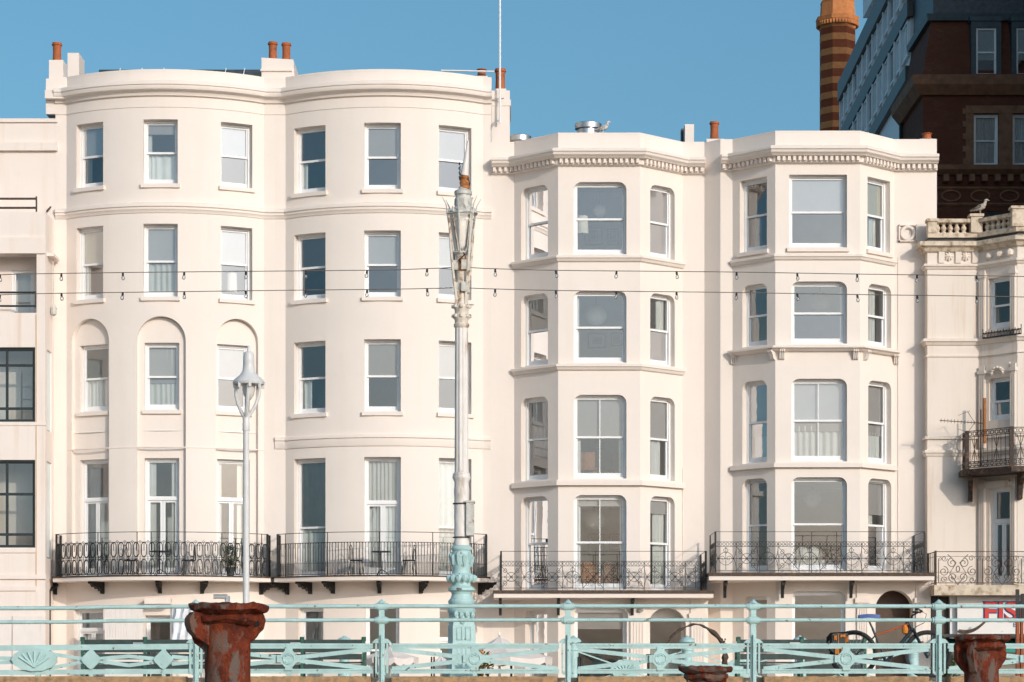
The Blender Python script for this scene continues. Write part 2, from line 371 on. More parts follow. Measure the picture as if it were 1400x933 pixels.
# ------------------------------------------------------------------ windows
def curtain_mb(mb, fr, x0, x1, z0, z1, y, amp=.028, pitch=.09, flare=0):
    pitch *= rnd.uniform(.7, 1.5); amp *= rnd.uniform(.7, 1.3); n = max(4, int((x1 - x0) / pitch * 4)); ph = rnd.random() * 6
    A, B = [], []
    for i in range(n + 1):
        t = i / n; x = x0 + (x1 - x0) * t
        yy = y + amp * sin(ph + t * (x1 - x0) / pitch * pi * 2 * .5 + .8 * sin(t * 7 + ph))
        A.append(fr.p(x, yy, z0)); B.append(fr.p(x + flare * (t - .5), yy * 1.0 + .01 * sin(3 * t + ph), z1))
    for i in range(n): mb.quad(A[i], A[i + 1], B[i + 1], B[i])
def window(house, fr, kind='sash', split=.5, blind=0, curt=None, mat='white', sill=True, sillmat='trim', ang=None, blindmat='blind', curtmat='curtain', fw=.07, name='window', glass='glass'):
    """frame as the part; pane, blind, curtains and sill as its sub-parts"""
    w, h, d = fr.w, fr.h, fr.rec - .015; mb = MB(); g = MB(); W = w / 2
    e = .05                                              # the casing runs a little behind the reveal
    mb.fbox(fr, -W - e, -W + fw, d, d + .16, -.02, h + e); mb.fbox(fr, W - fw, W + e, d, d + .16, -.02, h + e)
    mb.fbox(fr, -W + fw, W - fw, d + .001, d + .16, h - fw, h + e); mb.fbox(fr, -W + fw, W - fw, d - .02, d + .16, -.02, fw * .8)
    x0, x1, zb, zt = -W + fw, W - fw, fw * .8, h - fw
    def sash(xa, xb, za, zc, y, st=.042, bot=.05, top=.042, bars=()):
        mb.fbox(fr, xa + .001, xa + st, y, y + .04, za + .001, zc - .001); mb.fbox(fr, xb - st, xb - .001, y, y + .04, za + .001, zc - .001)
        mb.fbox(fr, xa + st, xb - st, y + .002, y + .038, za + .001, za + bot); mb.fbox(fr, xa + st, xb - st, y + .002, y + .038, zc - top, zc - .001)
        for t in bars:
            xc = xa + (xb - xa) * t; mb.fbox(fr, xc - .014, xc + .014, y + .004, y + .036, za + bot, zc - top)
        tx_, tz_ = rnd.uniform(-.004, .004), rnd.uniform(-.006, .006)          # old panes never sit quite true
        g.quad(fr.p(xa + st - .01, y + .02 - tx_ - tz_, za + bot - .01), fr.p(xb - st + .01, y + .02 + tx_ - tz_, za + bot - .01), fr.p(xb - st + .01, y + .02 + tx_ + tz_, zc - top + .01), fr.p(xa + st - .01, y + .02 - tx_ + tz_, zc - top + .01))
    if kind in ('sash', 'sash4'):
        zm = h * split; bars = (.5,) if kind == 'sash4' else ()
        sash(x0, x1, zm - .03, zt, d + .03, top=.05, bot=.065, bars=bars)
        sash(x0, x1, zb, zm + .03, d + .078, st=.05, bot=.13, bars=bars)
    elif kind == 'french':
        zm = h * split
        mb.fbox(fr, x0, x1, d + .01, d + .11, zm - .045, zm + .045)
        sash(x0, x1, zm + .045, zt, d + .04, st=.05, bot=.03)
        sash(x0, -.002, zb, zm - .045, d + .05, st=.075, bot=.22, top=.06); sash(.002, x1, zb, zm - .045, d + .05, st=.075, bot=.22, top=.06)
    elif kind == 'single':
        sash(x0, x1, zb, zt, d + .05)
    elif kind == 'grid':                                  # steel casements: cols, rows given in split
        cols, rows = split
        for xa, xb in zip(cols, cols[1:]):
            for za, zc in zip(rows, rows[1:]): sash(x0 + (x1 - x0) * xa, x0 + (x1 - x0) * xb, zb + (zt - zb) * za, zb + (zt - zb) * zc, d + .04, st=.04, bot=.04, top=.04)
    o = mb.build(name, mat, house)
    if g.v: g.build('pane', glass, o)
    if blind > 0:
        b = MB(); zz = zt - (zt - zb) * blind; yb = d + (.098 if blind <= .51 and kind == 'sash' else .142)
        b.fbox(fr, x0 + .02, x1 - .02, yb, yb + .006, zz, zt + .04); b.fbox(fr, x0 + .02, x1 - .02, yb - .006, yb + .014, zz - .03, zz)
        b.build('blind', blindmat, o)
    if curt:
        for cx0, cx1, cz0, cz1 in curt:
            c = MB(); curtain_mb(c, fr, x0 + (x1 - x0) * cx0, x0 + (x1 - x0) * cx1, zb + (zt - zb) * cz0 - .05, zb + (zt - zb) * cz1 + .05, d + .168)
            c.build('curtain', curtmat, o, 60)
    if sill:
        s_ = MB(); s_.fbox(fr, -W - .07, W + .07, -.085, fr.rec - .02, -.12, -.004); s_.build('sill', sillmat, o)
    return o
def room(house, path, zs, yb, mat, inset=.16):
    mb = MB(); P = path.p; xl, xr = P[0].x + .05, P[-1].x - .05
    pl = [(min(max(q.x, xl), xr), q.y + inset) for q in P] + [(xr, yb), (xl, yb)]
    n = len(pl)
    for z in zs: mb.add([(x, y, z) for x, y in pl], [tuple(range(n))])
    z0, z1 = zs[0], zs[-1]
    mb.quad((xl, yb, z0), (xr, yb, z0), (xr, yb, z1), (xl, yb, z1))
    for x in (xl, xr): mb.quad((x, P[0].y + inset, z0), (x, yb, z0), (x, yb, z1), (x, P[0].y + inset, z1))
    return mb.build('interior_rooms', mat, house)
def roof_flat(house, path, z, yb, mat='slate'):
    P = path.p; pl = [(q.x, q.y + .1) for q in P] + [(P[-1].x, yb), (P[0].x, yb)]
    return MB().prism(pl, z - .1, z).build('roof', mat, house)
def pot(chim, x, y, z, h, r, mat='terracotta'):
    p = MB().lathe([(r * .98, 0), (r * .98, h * .06), (r * .86, h * .09), (r * .80, h * .5), (r * .84, h * .84), (r * 1.02, h * .87), (r * 1.04, h * .93), (r * .9, h * .95), (r * .92, h), (r * .7, h), (r * .66, h * .6)], (x, y, z), 18)
    return p.build('chimney_pot', mat, chim, 40)

# ------------------------------------------------------------------ balcony ironwork drawn in (u, z) along a path
class Iron:
    def __init__(s, path): s.path = path; s.mb = MB()
    def line(s, uz, r=.009, n=4, closed=False):
        s.mb.tube([(*s.path.at(min(max(u, 0), s.path.c[-1])), z) for u, z in uz], r, n, closed)
    def hline(s, z, r=.011):
        s.mb.tube([(*q, z) for q in s.path.p], r, 4)
    def vline(s, u, z0, z1, r=.009): s.line([(u, z0), (u, z1)], r)
    def ring(s, u, z, ru, rz=None, r=.008, a0=0, a1=2 * pi, n=14):
        rz = rz or ru; full = abs(a1 - a0 - 2 * pi) < 1e-6
        s.line([(u + ru * cos(a0 + (a1 - a0) * k / n), z + rz * sin(a0 + (a1 - a0) * k / n)) for k in range(n + (0 if full else 1))], r, 4, full)
    def spiral(s, u, z, r0, turns, a0, sgn=1, r=.008, n=22):
        s.line([(u + r0 * (1 - .8 * k / n) * cos(a0 + sgn * turns * 2 * pi * k / n), z + r0 * (1 - .8 * k / n) * sin(a0 + sgn * turns * 2 * pi * k / n)) for k in range(n + 1)], r, 4)
    def post(s, u, z0, z1, w=.028):
        q = s.path.at(u); s.mb.box(q.x - w, q.x + w, q.y - w, q.y + w, z0, z1)

# ------------------------------------------------------------------ the two round-bay houses
GY = 75.0; STREET = -1.2
def arc_path(xc, half, R_, x_l, x_r, n=40, Yw=GY):
    am = math.asin(half / R_); yc = Yw + R_ * cos(am)
    pts = [(x_l, Yw)] + [(xc + R_ * sin(-am + 2 * am * k / n), yc - R_ * cos(-am + 2 * am * k / n)) for k in range(n + 1)] + [(x_r, Yw)]
    return Path(pts)
CORN = [(-.05, 18.07), (.06, 18.06), (.24, 18.03), (.33, 18.02), (.35, 17.99), (.35, 17.90), (.315, 17.885), (.315, 17.82), (.29, 17.77), (.16, 17.74), (.12, 17.70), (.10, 17.62), (-.05, 17.60)]
STRG = [(-.04, 14.44), (.05, 14.43), (.12, 14.40), (.13, 14.37), (.13, 14.30), (.085, 14.28), (.085, 14.22), (.05, 14.19), (.03, 14.12), (-.04, 14.11)]
def round_house(label, xc, xl, xr, mat, rows, cols, win, recess=None, base=(), strings=(), ends=True):
    path = arc_path(xc, 3.0, 5.0, xl, xr)
    H = thing('terraced_house', label, 'house', (xc, GY, STREET), 'cream terraced seafront houses')
    mb = MB(); ops = []; spec = []
    if recess is None:
        for ri, (z0, z1) in enumerate(rows):
            for ci, (a, b) in enumerate(cols):
                ops.append(op_px(path, a, b, z0, z1, 0, .22)); spec.append((ri, ci))
    else:
        for ri in (0, 1):
            for ci, (a, b) in enumerate(cols):
                ops.append(op_px(path, a, b, *rows[ri], 0, .22)); spec.append((ri, ci))
        for ci, (a, b) in enumerate(recess['cols']):
            o = op_px(path, a, b, 3.2, recess['top'][ci], 5, .15); ops.append(o); spec.append(('rec', ci))
    for (a, b, z0, z1, *_) in base: ops.append(op_px(path, a, b, z0, z1, 0, .22)); spec.append(('base', len([s for s in spec if s[0] == 'base'])))
    frs = wall(mb, path, STREET, 18.42, ops)
    todo = []
    for fr, sp in zip(frs, spec):
        if sp[0] == 'rec':
            a = fr.p(-fr.w / 2 - .06, fr.rec - .001, 0); b = fr.p(fr.w / 2 + .06, fr.rec - .001, 0); sub = Path([(a.x, a.y), (b.x, b.y)])
            L = sub.c[-1]; ww = recess['w']; sh = recess['shift'][sp[1]]
            so = [dict(u0=L / 2 - ww / 2 + sh, u1=L / 2 + ww / 2 + sh, z0=rows[k][0], z1=rows[k][1], rec=.17) for k in (2, 3)]
            for k, f2 in zip((2, 3), wall(mb, sub, 3.2, fr.z0 + fr.h + .1, so)): todo.append((f2, (k, sp[1])))
        else: todo.append((fr, sp))
    mb.build('wall', mat, H, 25, None, False)
    for fr, (ri, ci) in todo:
        if ri == 'base': kw = dict(base[ci][4]); window(H, fr, **kw); continue
        window(H, fr, **win[ri][ci])
    pp = [tuple(q) for q in path.p]
    MB().sweep(pp, CORN).build('cornice', 'trim', H, 35)
    MB().sweep(pp, [(.004, 18.424), (.004, 18.36), (-.3, 18.36), (-.3, 18.424)]).build('coping', mat, H)
    MB().sweep(pp, [(.022, 17.63), (.022, 17.285), (-.05, 17.27), (-.05, 17.63)]).build('frieze', mat, H, 25)
    MB().sweep(pp, STRG).build('string_course', 'trim', H, 35)
    for ring, sub in strings:
        MB().sweep([tuple(path.at(u)) for u in [path.u_px(sub[0])] + [c for c in path.c if path.u_px(sub[0]) + .01 < c < path.u_px(sub[1]) - .01] + [path.u_px(sub[1])]], ring).build('string_course', 'trim', H, 35)
    room(H, path, [STREET, 3.15, 7.6, 11.0, 14.2, 17.3], GY + 3.2, 'roomB')
    roof_flat(H, path, 17.9, GY + 9)
    return H, path

def rings_groove(z): return [(-.03, z + .02), (.016, z + .018), (.016, z - .012), (-.03, z - .02)]
S = lambda **k: dict(k)
full = [(0, 1, 0, 1)]
win1 = [
    [S(blind=.50, curt=[(0, .32, 0, .55)], curtmat='curtainwhite'), S(blind=.16, curt=[(0, .16, 0, 1), (.16, 1, .0, .48)]), S(blind=.50)],
    [S(blind=.50, blindmat='blindbeige', curt=[(0, .25, 0, .5)]), S(blind=.48, curt=full), S(blind=.50)],
    [S(blind=.50, blindmat='blindbeige', curt=full, sill=True), S(blind=.58, curt=full), S(blind=.5)],
    [S(kind='french', split=.66, curt=[(0, .55, 0, 1)], sill=False), S(kind='french', split=.66, curt=[(0, .26, 0, 1), (.78, 1, 0, 1)], curtmat='curtainwhite', sill=False), S(kind='french', split=.66, curt=[(0, .2, 0, 1), (.75, 1, 0, 1)], sill=False)],
]
H1, path1 = round_house('cream stucco house with a round bay and three blind arches, left of its round-bay twin', -10.536, -13.87, -7.2, 'cream1',
    [(14.99, 16.92), (11.60, 13.79), (8.23, 10.25), (3.22, 6.78)], [(104.5, 141), (196, 243), (302, 345)], win1,
    recess=dict(cols=[(98, 149), (187, 254), (295, 353)], top=[11.02, 11.02, 11.02], w=1.04, shift=[.03, 0, -.06]),
    base=[(101, 141, -.9, 2.25, S(kind='french', split=.8, curt=full, curtmat='curtainwhite', sill=False)), (199, 236, -.9, 2.05, S(kind='sash', split=.55, sill=False))],
    strings=[(rings_groove(7.09), (93, 361))])
win2 = [
    [S(blind=.5, curt=[(0, .2, 0, .5)]), S(blind=.5), S(blind=.5)],
    [S(blind=.5), S(blind=.5), S(blind=.5)],
    [S(blind=.5, curt=[(.1, .35, 0, .5)]), S(blind=.5), S(blind=.5)],
    [S(split=.42, curt=full, sill=False), S(kind='french', split=.62, curt=full, curtmat='curtainwhite', sill=False), S(split=.42, curt=full, curtmat='curtainwhite', sill=False)],
]
STR2 = [(-.04, 7.50), (.07, 7.48), (.085, 7.45), (.085, 7.38), (.045, 7.36), (.045, 7.17), (.03, 7.13), (-.04, 7.12)]
H2, path2 = round_house('cream stucco house with a round bay and a tall aerial mast on its right chimney', -3.881, -7.2, -.62, 'cream2',
    [(14.83, 16.82), (11.60, 13.59), (8.16, 10.33), (3.22, 6.80)], [(402, 445), (498, 548), (600, 644.5)], win2,
    base=[(408, 442, -.9, 2.3, S(split=.58, sill=False)), (500, 546, -.9, 2.38, S(split=.58, sill=False)), (601, 650, -1.15, 2.3, S(kind='french', split=.72, sill=False))],
    strings=[(STR2, (374, 671))])

# roofs, chimneys and pots of the round pair
def chimney(H, boxes, mat):
    mb = MB()
    for b in boxes: mb.box(*b)
    return mb.build('chimney', mat, H)
c = chimney(H1, [(gx(66.5, 75), gx(86, 75), 75.06, 75.7, 17.9, gz(86, 75.4)), (gx(63, 75), gx(91.5, 75), 74.97, 75.9, 17.3, gz(108, 75)),
                 (gx(62, 74.8), gx(91.5, 75), 74.72, 74.96, 17.72, gz(124, 74.8)), (-13.72, gx(108, 76.2), 76.2, 77.2, 17.9, gz(72.5, 76.2))], 'cream1')
pot(c, gx(78, 75.4), 75.4, gz(86, 75.4), .60, .155)
t = MB()
xa, xb = gx(357.5, 75.1), gx(397.5, 75.1); z0, z1 = 17.9, gz(79, 75.1)
t.add([(xa, 75.1, z0), (xb + .16, 75.1, z0), (xb + .16, 77, z0), (xa, 77, z0), (xa, 75.1, z1), (xb + .08, 75.1, z1 - .06), (xb + .08, 77, z1 - .06), (xa, 77, z1)], [(0, 1, 5, 4), (1, 2, 6, 5), (2, 3, 7, 6), (3, 0, 4, 7), (4, 5, 6, 7)])
t.box(xa - .03, xb + .05, 75.04, 77.04, z1 - .42, z1 - .36)
c = t.build('chimney', 'cream1', H1)
pot(c, gx(373, 75.5), 75.5, z1 - .03, .60, .15); pot(c, gx(391.5, 75.5), 75.5, z1 - .06, .60, .15)
zt = gz(124, 75.1)
c = chimney(H2, [(-.615, gx(697, 75.1), 75.1, 77.2, 14.5, zt), (-.63, gx(698, 75.1) + .01, 75.08, 77.2, gz(145, 75.1), gz(137, 75.1)), (-.52, gx(692, 75.1), 75.14, 77.1, zt, zt + .07)], 'cream2')
pot(c, gx(684, 75.5), 75.5, zt + .07, .68, .175)
c2 = chimney(H2, [(gx(651, 79), gx(667, 79), 79, 79.6, 17.9, gz(104, 79))], 'cream2'); pot(c2, gx(658.5, 79.3), 79.3, gz(104.5, 79.3), .22, .16)
rf = MB(); zr = gz(95.4, 79.5)
rf.add([(-13.0, 77.2, 18.0), (-7.6, 77.2, 18.0), (-7.6, 79.5, zr), (-13.3, 79.5, zr), (-13.0, 82, 18.0), (-7.6, 82, 18.0)], [(0, 1, 2, 3), (3, 2, 5, 4), (1, 5, 2), (0, 3, 4)])
rf = rf.build('pitched_roof', 'slate', H1)
b = MB()
for x in (-12.6, -11.9, -11.2, -9.2, -8.6, -8.0): b.tube([(x, 77.25, 18.08), (x, 79.45, zr + .03)], .018, 4)
b.build('roof_batten', 'white', rf)
# brown flue box and grey pipe of the ground floor
MB().box(gx(199, 73.7), gx(234, 73.7), 73.45, 73.9, gz(826, 73.6), gz(817.5, 73.6)).build('porch_hood', 'cream1', H1)
b = MB(); b.tube([(gx(292, 72.9), 72.9, gz(816, 72.9)), (gx(311, 72.9), 72.9, gz(816, 72.9))], .075, 8); b.tube([(gx(311, 72.9), 72.9, gz(815, 72.9)), (gx(311, 72.9), 72.9, STREET)], .085, 8); b.build('flue_pipe', 'galv', H1, 40)
b = MB(); b.tube([(gx(67, 74.4), 74.4, STREET), (gx(67, 74.4), 74.4, gz(808, 74.4)), (gx(70, 74.5), 74.5, gz(806, 74.4)), (gx(78, 74.9), 74.9, gz(800, 74.9))], .055, 6); b.build('drainpipe', 'iron', H1, 40)

def round_balcony(H, xc, xL, xR, xe, zf, kind):
    half = (xR - xL) / 2; xm = (xL + xR) / 2; Ye, Ym = 74.25, 72.98; sg = Ye - Ym
    Rr = (half * half + sg * sg) / (2 * sg); am = math.asin(half / Rr); N = 36
    arc = [(xm + Rr * sin(-am + 2 * am * k / N), Ym + Rr - Rr * cos(-am + 2 * am * k / N)) for k in range(N + 1)]
    o = .06; arc2 = [(xm + (Rr + o) * sin(-am + 2 * am * k / N), Ym + Rr - (Rr + o) * cos(-am + 2 * am * k / N)) for k in range(N + 1)]
    body = MB(); full_pl = [(xL - .1, GY + .02)] + [(xL - .1, arc2[0][1])] + arc2[1:-1] + [(xR + .1, arc2[-1][1]), (xR + .1, GY + .02)]
    body.prism(full_pl, zf - .14, zf - .025)
    B = body.build('balcony', 'trim', H, 30)
    o = .09; arc3 = [(xm + (Rr + o) * sin(-am + 2 * am * k / N), Ym + Rr - (Rr + o) * cos(-am + 2 * am * k / N)) for k in range(N + 1)]
    MB().prism([(xL - .13, GY + .01), (xL - .13, arc3[0][1])] + arc3[1:-1] + [(xR + .13, arc3[-1][1]), (xR + .13, GY + .01)], zf - .024, zf + .012).build('floor_edge', 'ironbrown', B, 30)
    P = Path([(xL, GY - .02)] + arc + [(xR, GY - .02)]); I = Iron(P); U = P.c[-1]; u0 = GY - .02 - Ye; u1 = U - u0
    zh, zt_, zb_ = zf + 1.29, zf + .99, zf + .05
    I.hline(zh, .013); I.hline(zt_, .012); I.hline(zb_, .014)
    if kind == 1:
        zm = zf + .52; I.hline(zm + .03, .008); I.hline(zm - .03, .008)
        n = int(round(U / .232)); p = U / n
        for k in range(n):
            u = (k + .5) * p; hw = p * .33
            for (a, b_) in ((zm + .06, zt_ - .03), (zb_ + .02, zm - .06)):
                m = (a + b_) / 2; q = (b_ - a) / 2 - hw
                I.line([(u + hw * cos(t_), m + q + hw * 1.25 * sin(t_)) for t_ in [pi * j / 7 for j in range(8)]] + [(u + hw * cos(t_), m - q + hw * 1.25 * sin(t_)) for t_ in [pi + pi * j / 7 for j in range(8)]], .017, 4, True)
                I.vline(u, m - .03, b_ if a > zm else m + .1, .012) if a > zm else I.vline(u, a, m + .02, .012)
            I.vline(u - p / 2, zb_, zt_, .010); I.ring(u, zm, .03, .03, .007, n=8)
            I.ring(u - p / 2, zt_ + .0, .035, .05, .007, a0=0, a1=pi, n=6)
        stds = [u0 + (u1 - u0) * t_ for t_ in (0.0, .24, .42, .48, .78, .97)]
    else:
        n = int(round(U / .092)); p = U / n; zk = zf + .42
        for k in range(n + 1):
            u = k * p; I.vline(u, zb_, zt_, .0135)
            if k < n:
                I.vline(u + p / 2, zb_, zk, .0105); I.ring(u + p / 2, zt_ - .05, p * .5, .05, .006, a0=0, a1=pi, n=5)
                if k % 2: I.vline(u + p / 2, zt_ - .16, zt_ - .03, .009)
        I.hline(zk - .04, .006)
        stds = [u0 + (u1 - u0) * t_ for t_ in (0.0, .05, .27, .5, .73, .93, 1)]
    for u in stds: I.vline(u, zf, zh, .017)
    for u in (0.03, u0, u1, U - .03): I.post(u, zf, zh + .01, .03)
    I.mb.build('railing', 'iron', B)
    for a in xe:
        fr_y = None
        pth = path1 if H is H1 else path2
        q = pth.at(pth.u_px(a)); n_ = Vector((q.x - xm, q.y - (Ym + Rr))).normalized()
        out = [(0, 0), (.66, 0), (.66, -.06), (.56, -.09), (.50, -.17), (.42, -.13), (.34, -.22), (.26, -.15), (.16, -.28), (.10, -.20), (.08, -.34), (0, -.36)]
        MB().plate(out, (n_.x, n_.y, 0), (0, 0, 1), (q.x, q.y, zf - .14), .11).build('bracket', 'iron', B)
    return B
round_balcony(H1, -10.54, -13.70, -7.36, (77, 141, 219, 276, 356), 3.20, 1)
round_balcony(H2, -3.88, -7.05, -.78, (394, 425, 456, 519, 575, 655), 3.20, 2)

# ------------------------------------------------------------------ the two canted-bay houses
def canted_house(label, pts, mat, winspec, parapet, bands, cx, blockpts, ground_ops, ground_pts, dent_rng, sills_row1):
    path = Path(pts); gpath = Path(ground_pts)
    H = thing('terraced_house', label, 'house', (cx, GY, STREET), 'cream terraced seafront houses')
    mb = MB(); ops = [op_px(path, w[0], w[1], w[2], w[3], w[4], .2) for w in winspec]
    zg = blockpts
    frs = wall(mb, path, zg, parapet, ops)
    gops = [op_px(gpath, g[0], g[1], g[2], g[3], g[4], g[5]) for g in ground_ops]
    gfr = wall(mb, gpath, STREET, zg, gops)
    mb.build('wall', mat, H, 20, None, False)
    for fr, w in zip(frs, winspec): window(H, fr, **w[5])
    for fr, g in zip(gfr, ground_ops):
        if g[6]: window(H, fr, **g[6])
    pp = [tuple(q) for q in path.p]
    d0, d1 = dent_rng
    crn = MB(); crn.sweep(pp[d0:d1], [(-.05, 15.95), (.30, 15.93), (.42, 15.92), (.44, 15.90), (.44, 15.83), (.40, 15.80), (.38, 15.74), (.30, 15.69), (.27, 15.66), (.12, 15.65), (.12, 15.49), (.06, 15.47), (-.05, 15.46)])
    q = pp[d0:d1]
    for a, b in zip(q, q[1:]):
        a, b = Vector(a), Vector(b); d = b - a; L = d.length; d.normalize(); n_ = Vector((d.y, -d.x)); m = int(L / .155)
        for k in range(m):
            t_ = (k + .5) / m * L
            if True:
                o_ = a + d * t_ + n_ * .115; h_ = .042
                crn.add([(o_ + d * sx * h_ + n_ * sy).to_tuple() + (z,) for z in (15.52, 15.652) for sy in (0, .11) for sx in (-1, 1)], [(0, 2, 3, 1), (4, 5, 7, 6), (0, 1, 5, 4), (2, 6, 7, 3), (0, 4, 6, 2), (1, 3, 7, 5)])
    crn.build('cornice', 'trim', H)
    MB().sweep(pp, [(.004, parapet + .003), (.004, parapet - .05), (-.3, parapet - .05), (-.3, parapet + .003)]).build('coping', mat, H)
    for (z, h, o, i0, i1, form) in bands:
        ring = [(-.04, z), (o * .8, z - .005), (o, z - .02), (o, z - h * .45), (o * .72, z - h * .55), (o * .45, z - h * .9), (.03, z - h), (-.04, z - h)] if form else [(-.04, z), (o, z - .01), (o, z - h), (-.04, z - h)]
        MB().sweep(pp[i0:i1], ring).build('string_course', 'trim', H)
    room(H, path, [zg, 6.05, 9.55, 12.75, 15.9], GY + 4.4, 'roomA', .2)
    room(H, gpath, [STREET, zg - .05], GY + 4.4, 'roomB', .3)
    roof_flat(H, path, parapet - .55, GY + 9)
    return H, path, gpath
Yb3 = 73.75
B3 = [(-.62, 75), (.067, 75), (1.379, Yb3), (3.829, Yb3), (5.178, 75), (5.844, 75)]
def Zc(y): return gz(y, Yb3)
def rows3():
    out = []
    for i, (zt_, zb_, zl_t, r) in enumerate(((249, 348, 0, .24), (398, 496, 0, .24), (540, 654.5, 0, .24), (677, 806, 0, .24))):
        z1, z0 = Zc(zt_), Zc(zb_)
        L = [S(), S(), S(), S()][i]; 
        if i == 0: a = S(sill=False); b = S(sill=False); c_ = S(sill=False, curt=[(.62, .95, 0, 1)])
        if i == 1: a = S(sill=False); b = S(sill=False, curt=[(0, .07, 0, 1)], curtmat='curtainwhite'); c_ = S(sill=False, curt=[(.6, .95, 0, 1)])
        if i == 2: a = S(sill=False, curt=[(.1, .7, .3, 1)]); b = S(kind='sash4', sill=False, blind=.5, curt=[(0, .1, 0, .5), (.9, 1, 0, .5)], curtmat='curtainwhite'); c_ = S(sill=False, blind=.5, curt=[(.35, .8, 0, .5)], curtmat='curtainwhite')
        if i == 3: a = S(sill=False, blind=.13, curt=[(.05, .3, 0, 1), (.55, .75, 0, 1)]); b = S(kind='sash4', sill=False, blind=.08, curt=[(0, .1, 0, 1), (.92, 1, 0, 1)], curtmat='curtainwhite'); c_ = S(sill=False, blind=.15, curt=[(.45, .95, 0, 1)])
        out += [(712.5, 749, z0, z1, r, a), (784.5, 856.5, z0, z1, r, b), (889, 922.5, z0, z1, r, c_)]
    return out
H3, path3, gp3 = canted_house('cream stucco house with a canted bay and round roof vents, beside the round-bay pair',
    B3, 'cream3', rows3(), 16.46,
    [(Zc(349.6) , .19, .15, 1, 5, True), (Zc(498), .19, .15, 1, 5, True), (Zc(656.6), .16, .13, 1, 5, False)], 2.6, 2.66,
    [(718, 748, -.9, Zc(834), .12, .22, S(split=.45, sill=False, blind=.3)), (785, 857, -.9, Zc(832), .2, .22, S(split=.12, sill=False, blind=.17)),
     (886, 938, -1.1, Zc(831), 5, .55, None)],
    [(-.62, 75), (.067, 75), (1.379, Yb3), (5.86, Yb3), (5.86, 75)], (0, 6), False)
Yb4 = 73.40
B4 = [(5.844, 75.0), (6.295, 74.55), (6.66, 74.55), (7.829, Yb4), (10.345, Yb4), (11.54, 74.55), (12.83, 74.55)]
def Zd(y): return gz(y, Yb4)
def rows4():
    spec = [((239, 339, 0), [S(curt=[(.2, .55, 0, .5)]), S(blind=.50), S(blind=.48, blindmat='blindbeige', curt=[(.4, .8, 0, .5)])]),
            ((385, 470, .24), [S(sill=False, curt=[(0, .15, 0, 1)]), S(sill=False, curt=[(.94, 1, 0, 1)]), S(sill=False, curt=[(.4, .7, 0, 1)], curtmat='curtainwhite')]),
            ((518, 631, .24), [S(sill=False, blind=.66, curt=[(.15, 1, 0, .35)]), S(kind='sash4', sill=False, blind=.62, curt=[(0, 1, 0, .42)], curtmat='curtainwhite'), S(sill=False, blind=.64, curt=[(0, .9, 0, .36)], curtmat='curtainwhite')]),
            ((652.7, 780.5, .24), [S(sill=False, blind=.06, curt=[(.1, .35, 0, 1)]), S(sill=False), S(sill=False, blind=.36, curt=[(.35, .55, 0, .7)])])]
    out = []
    for (a, b, r), kw in spec:
        z1, z0 = Zd(a), Zd(b); m = 'curtainwhite'
        c0 = [(1011.5, 1048.5), (1079, 1158), (1186, 1217)] if a == 239 else [(1015, 1048.5), (1082, 1158), (1187, 1218.5)]
        for (x0, x1), k in zip(c0, kw): out.append((x0, x1, z0, z1, r, k))
    return out
H4, path4, gp4 = canted_house('cream stucco house with a canted bay, corbelled sill band and roundel, beside the balustraded house',
    B4, 'cream4', rows4(), 16.44,
    [(Zd(348), .17, .13, 2, 6, True), (Zd(473.5), .16, .26, 2, 6, True), (Zd(633), .14, .13, 2, 6, False)], 9.1, 3.18,
    [(1017, 1048.5, -.9, Zd(814), .15, .22, S(split=.5, sill=False)), (1083, 1156, -.9, Zd(808.6), .22, .22, S(split=.56, sill=False)),
     (1197, 1249, -1.1, Zd(807), 5, .55, None)],
    [(5.844, 75.0), (6.295, 74.55), (6.66, 74.55), (7.829, Yb4), (12.45, Yb4), (12.45, 74.55)], (1, 7), True)
